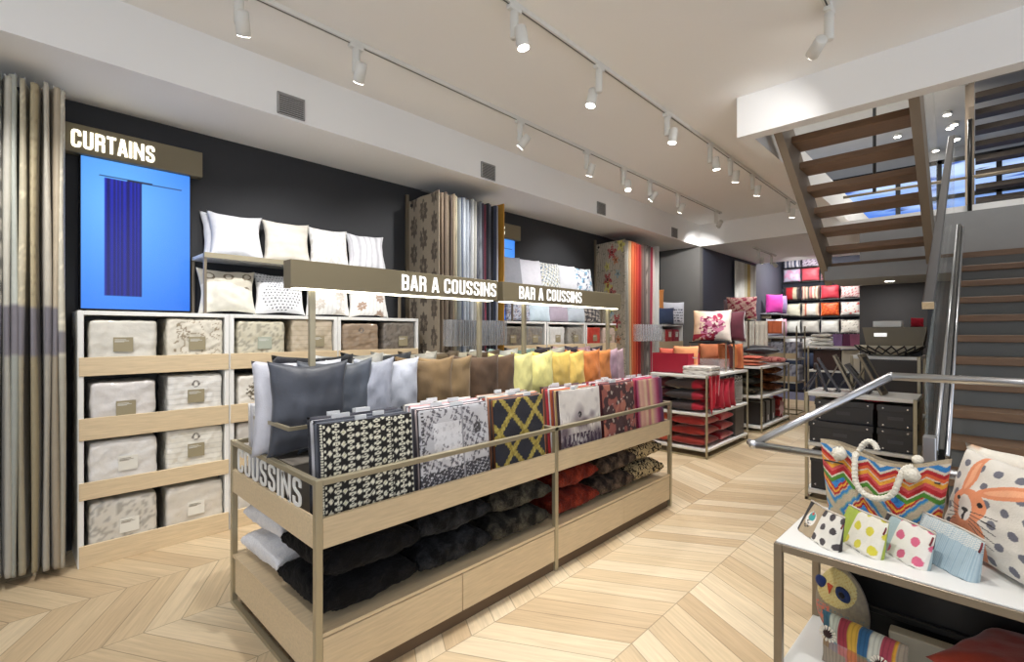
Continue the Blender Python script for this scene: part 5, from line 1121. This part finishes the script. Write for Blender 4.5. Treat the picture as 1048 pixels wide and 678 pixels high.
def p1x(U, V, c):
    c = over(c, (46, 42, 42), U < .12); c = over(c, (226, 222, 214), (np.hypot((U-.27), (V-.55)*.62) < .14) & (U > .12)); c = over(c, (60, 150, 150), (np.hypot((U-.27), (V-.62)*.62) < .09)); c = over(c, (190, 70, 60), np.hypot(U-.27, (V-.7)*.6) < .03)
    return over(c, (50, 44, 44), (np.hypot(U-.25, (V-.35)*.6) < .08) & (sn(U, V, 9, 4) > .1))
pouch((-.430, 2.115, .7215), .22, .112, twop((168, 150, 122), (222, 218, 208), (70, 64, 66), .5, 4.2, p1x), 'brown and white pouch with dark dots and a round teal badge', 1)
pouch((-.312, 2.145, .7215), .215, .118, twop((158, 176, 70), (226, 222, 208), (206, 196, 66), .36, 3.6), 'lime green and white pouch with yellow dots', 2)
pouch((-.192, 2.155, .7215), .215, .112, twop((160, 180, 184), (226, 222, 214), (206, 98, 128), .38, 3.6, lambda U, V, c: over(c, (50, 44, 44), (U < .14) & (V > .6))), 'pale blue and white pouch with pink dots', 3)
pouch((-.082, 2.170, .7215), .235, .128, lambda U, V: over(over(mixc((150, 172, 184), (176, 194, 200), (np.abs((U*40) % 1-.5) < .2).astype(float)), (214, 214, 206), (V > .72) & (((U*26) % 1 < .5) ^ ((V*16) % 1 < .5))), (176, 140, 90), (np.hypot(U-.3, (V-.62)*.6) < .07) & (sn(U, V, 10, 3) > .1)), 'blue gingham pouch, nearest to the rabbit cushion', 4)
# owl cushion, plaid cushion, rust cushion
def owl():
    t = thing('owl_cushion', 'owl-shaped cushion with big blue eyes on the lower table shelf', 'cushion', (-.400, 2.37, .232), R(-22)); n = 70; w, h, d = .20, .30, .10
    g = np.linspace(-1, 1, n+1); U, V = np.meshgrid(g, g, indexing='ij'); u = U.ravel(); v = V.ravel()
    r = np.maximum(np.abs(u), np.abs(v)); l = np.hypot(u, v)+1e-9; X = u*r/l; Z = v*r/l; X = X*(1+.0*Z); Z2 = Z
    prof = .5*(1-.12*Z2)*w; th = d/2*np.clip(1-r**2.2, 0, 1)**.5
    F = np.stack([X*w/2*(1.03-.12*Z), -th, (Z+1)*h/2], 1); B = F.copy(); B[:, 1] = th
    idx = np.arange((n+1)**2).reshape(n+1, n+1); N = (n+1)**2
    fs = [(int(idx[i, j]), int(idx[i+1, j]), int(idx[i+1, j+1]), int(idx[i, j+1])) for i in range(n) for j in range(n)]; fs += [tuple(k+N for k in f) for f in fs]
    c = mixc((150, 140, 116), (128, 118, 104), sn(X, Z, 3, 3)*.5+.5); face = ((X+.12)/.86)**2+((Z-.48)/.48)**2 < 1
    c = over(c, (206, 192, 132), face); c = over(c, (190, 160, 90), face & (sn(X, Z, 9, 5) > .35)); c = over(c, (196, 110, 90), (X < -.2) & (Z < -.05) & (sn(X, Z, 3, 8) > -.1)); c = over(c, (90, 120, 130), (Z < -.1) & (sn(X, Z, 4, 18) > .35))
    c2 = mixc((128, 120, 110), (110, 104, 98), sn(X, Z, 3, 3)*.5+.5)
    mb = MB(); mb.v = [tuple(p) for p in np.concatenate([F, B])]; mb.f = fs; mb.build('body', FAB, t, smooth=True, cols=lin(np.concatenate([c, c2])))
    def disc(x, z, r_, y, col): M_ = Matrix.Translation((x, y, z)) @ Matrix.Rotation(R(90), 4, 'X'); return MB().lathe([(1e-4, .006), (r_*.7, .005), (r_, 0)], 20, M_).build('eye', fabric(col), t, smooth=True)
    disc(.028, .212, .032, -.043, (24, 44, 90)); disc(.028, .212, .013, -.0485, (20, 18, 24)); disc(-.062, .225, .026, -.036, (24, 44, 100))
    MB().prism([(-.028, .235), (-.008, .232), (-.02, .195)], -.052, -.040, 'y').build('beak', fabric((190, 72, 40)), t)
owl()
def plaidp(U, V):
    cs = np.array([(46, 90, 110), (190, 196, 180), (150, 52, 66), (200, 160, 60), (40, 88, 128), (196, 198, 186), (160, 64, 80), (206, 150, 50)], float); c = cs[np.clip((U*8).astype(int), 0, 7)]
    k2 = cs[(np.clip((U*8).astype(int), 0, 7)+3) % 8]; c = np.where(((V < .58) & (V > .25))[:, None], c*.55+k2*.45, c); c = mixc(c, (206, 90, 70), ((V < .55) & (V > .3)).astype(float)*.25)
    low = (V < .38-.0*U) & ((U < .35) | (U > .82)) | (V < .12); c = over(c, (150, 138, 122), low | (U > .90))
    return mixc(c, c*.85, (np.abs((U*60) % 1-.5) < .15).astype(float))
pl = thing('plaid_cushion', 'multicoloured checked cushion with two round flower badges before the owl', 'cushion', (-.300, 2.15, .232), R(-12))
mb, cols = pillow_bm(.27, .20, .09, 80, plaidp, 5, pinch=.05, wr=.004); mb.v = [(x, y, z+.1) for x, y, z in mb.v]; mb.build('body', FAB, pl, smooth=True, cols=cols)
for x, z in ((-.095, .14), (.07, .118)):
    mb = MB()
    for k in range(14): a = k*math.pi/7; mb.add([(x+.012*math.cos(a), -.052, z+.012*math.sin(a)), (x+.028*math.cos(a-.17), -.046, z+.028*math.sin(a-.17)), (x+.031*math.cos(a), -.050, z+.031*math.sin(a)), (x+.028*math.cos(a+.17), -.046, z+.028*math.sin(a+.17)), (x+.02*math.cos(a), -.040, z+.02*math.sin(a))], [(0, 1, 2, 3), (1, 0, 4), (0, 3, 4), (3, 2, 4), (2, 1, 4)])
    f_ = mb.build('flower_badge', fabric((226, 220, 206)), pl)
    MB().lathe([(1e-4, .008), (.012, .006), (.017, 0)], 16, Matrix.Translation((x, -.048, z)) @ Matrix.Rotation(R(90), 4, 'X')).build('badge_centre', fabric((48, 26, 24)), f_, smooth=True)
flat_cushion('dotted_cushion', .46, .40, .10, paint=dotsp((24, 24, 28), (190, 190, 190), 24, .22), loc=(.17, 2.25, .232), rz=R(8), n=60, seed=9, label='dark cushion with tiny white dots under the rust cushion')
flat_cushion('rust_cushion', .48, .42, .15, m=fabric((146, 46, 26), 'satin'), loc=(.18, 2.23, .335), rz=R(-24), n=40, seed=8, wr=.01, label='rust orange satin cushion lying on the lower table shelf')
tag(MB().box(-.12, .10, -.03, .03, 0, .10, b=.004).build('beige_box', fabric((196, 190, 170), 'box'), loc=(-.13, 2.42, .232)), 'low beige box behind the checked cushion', 'storage box')
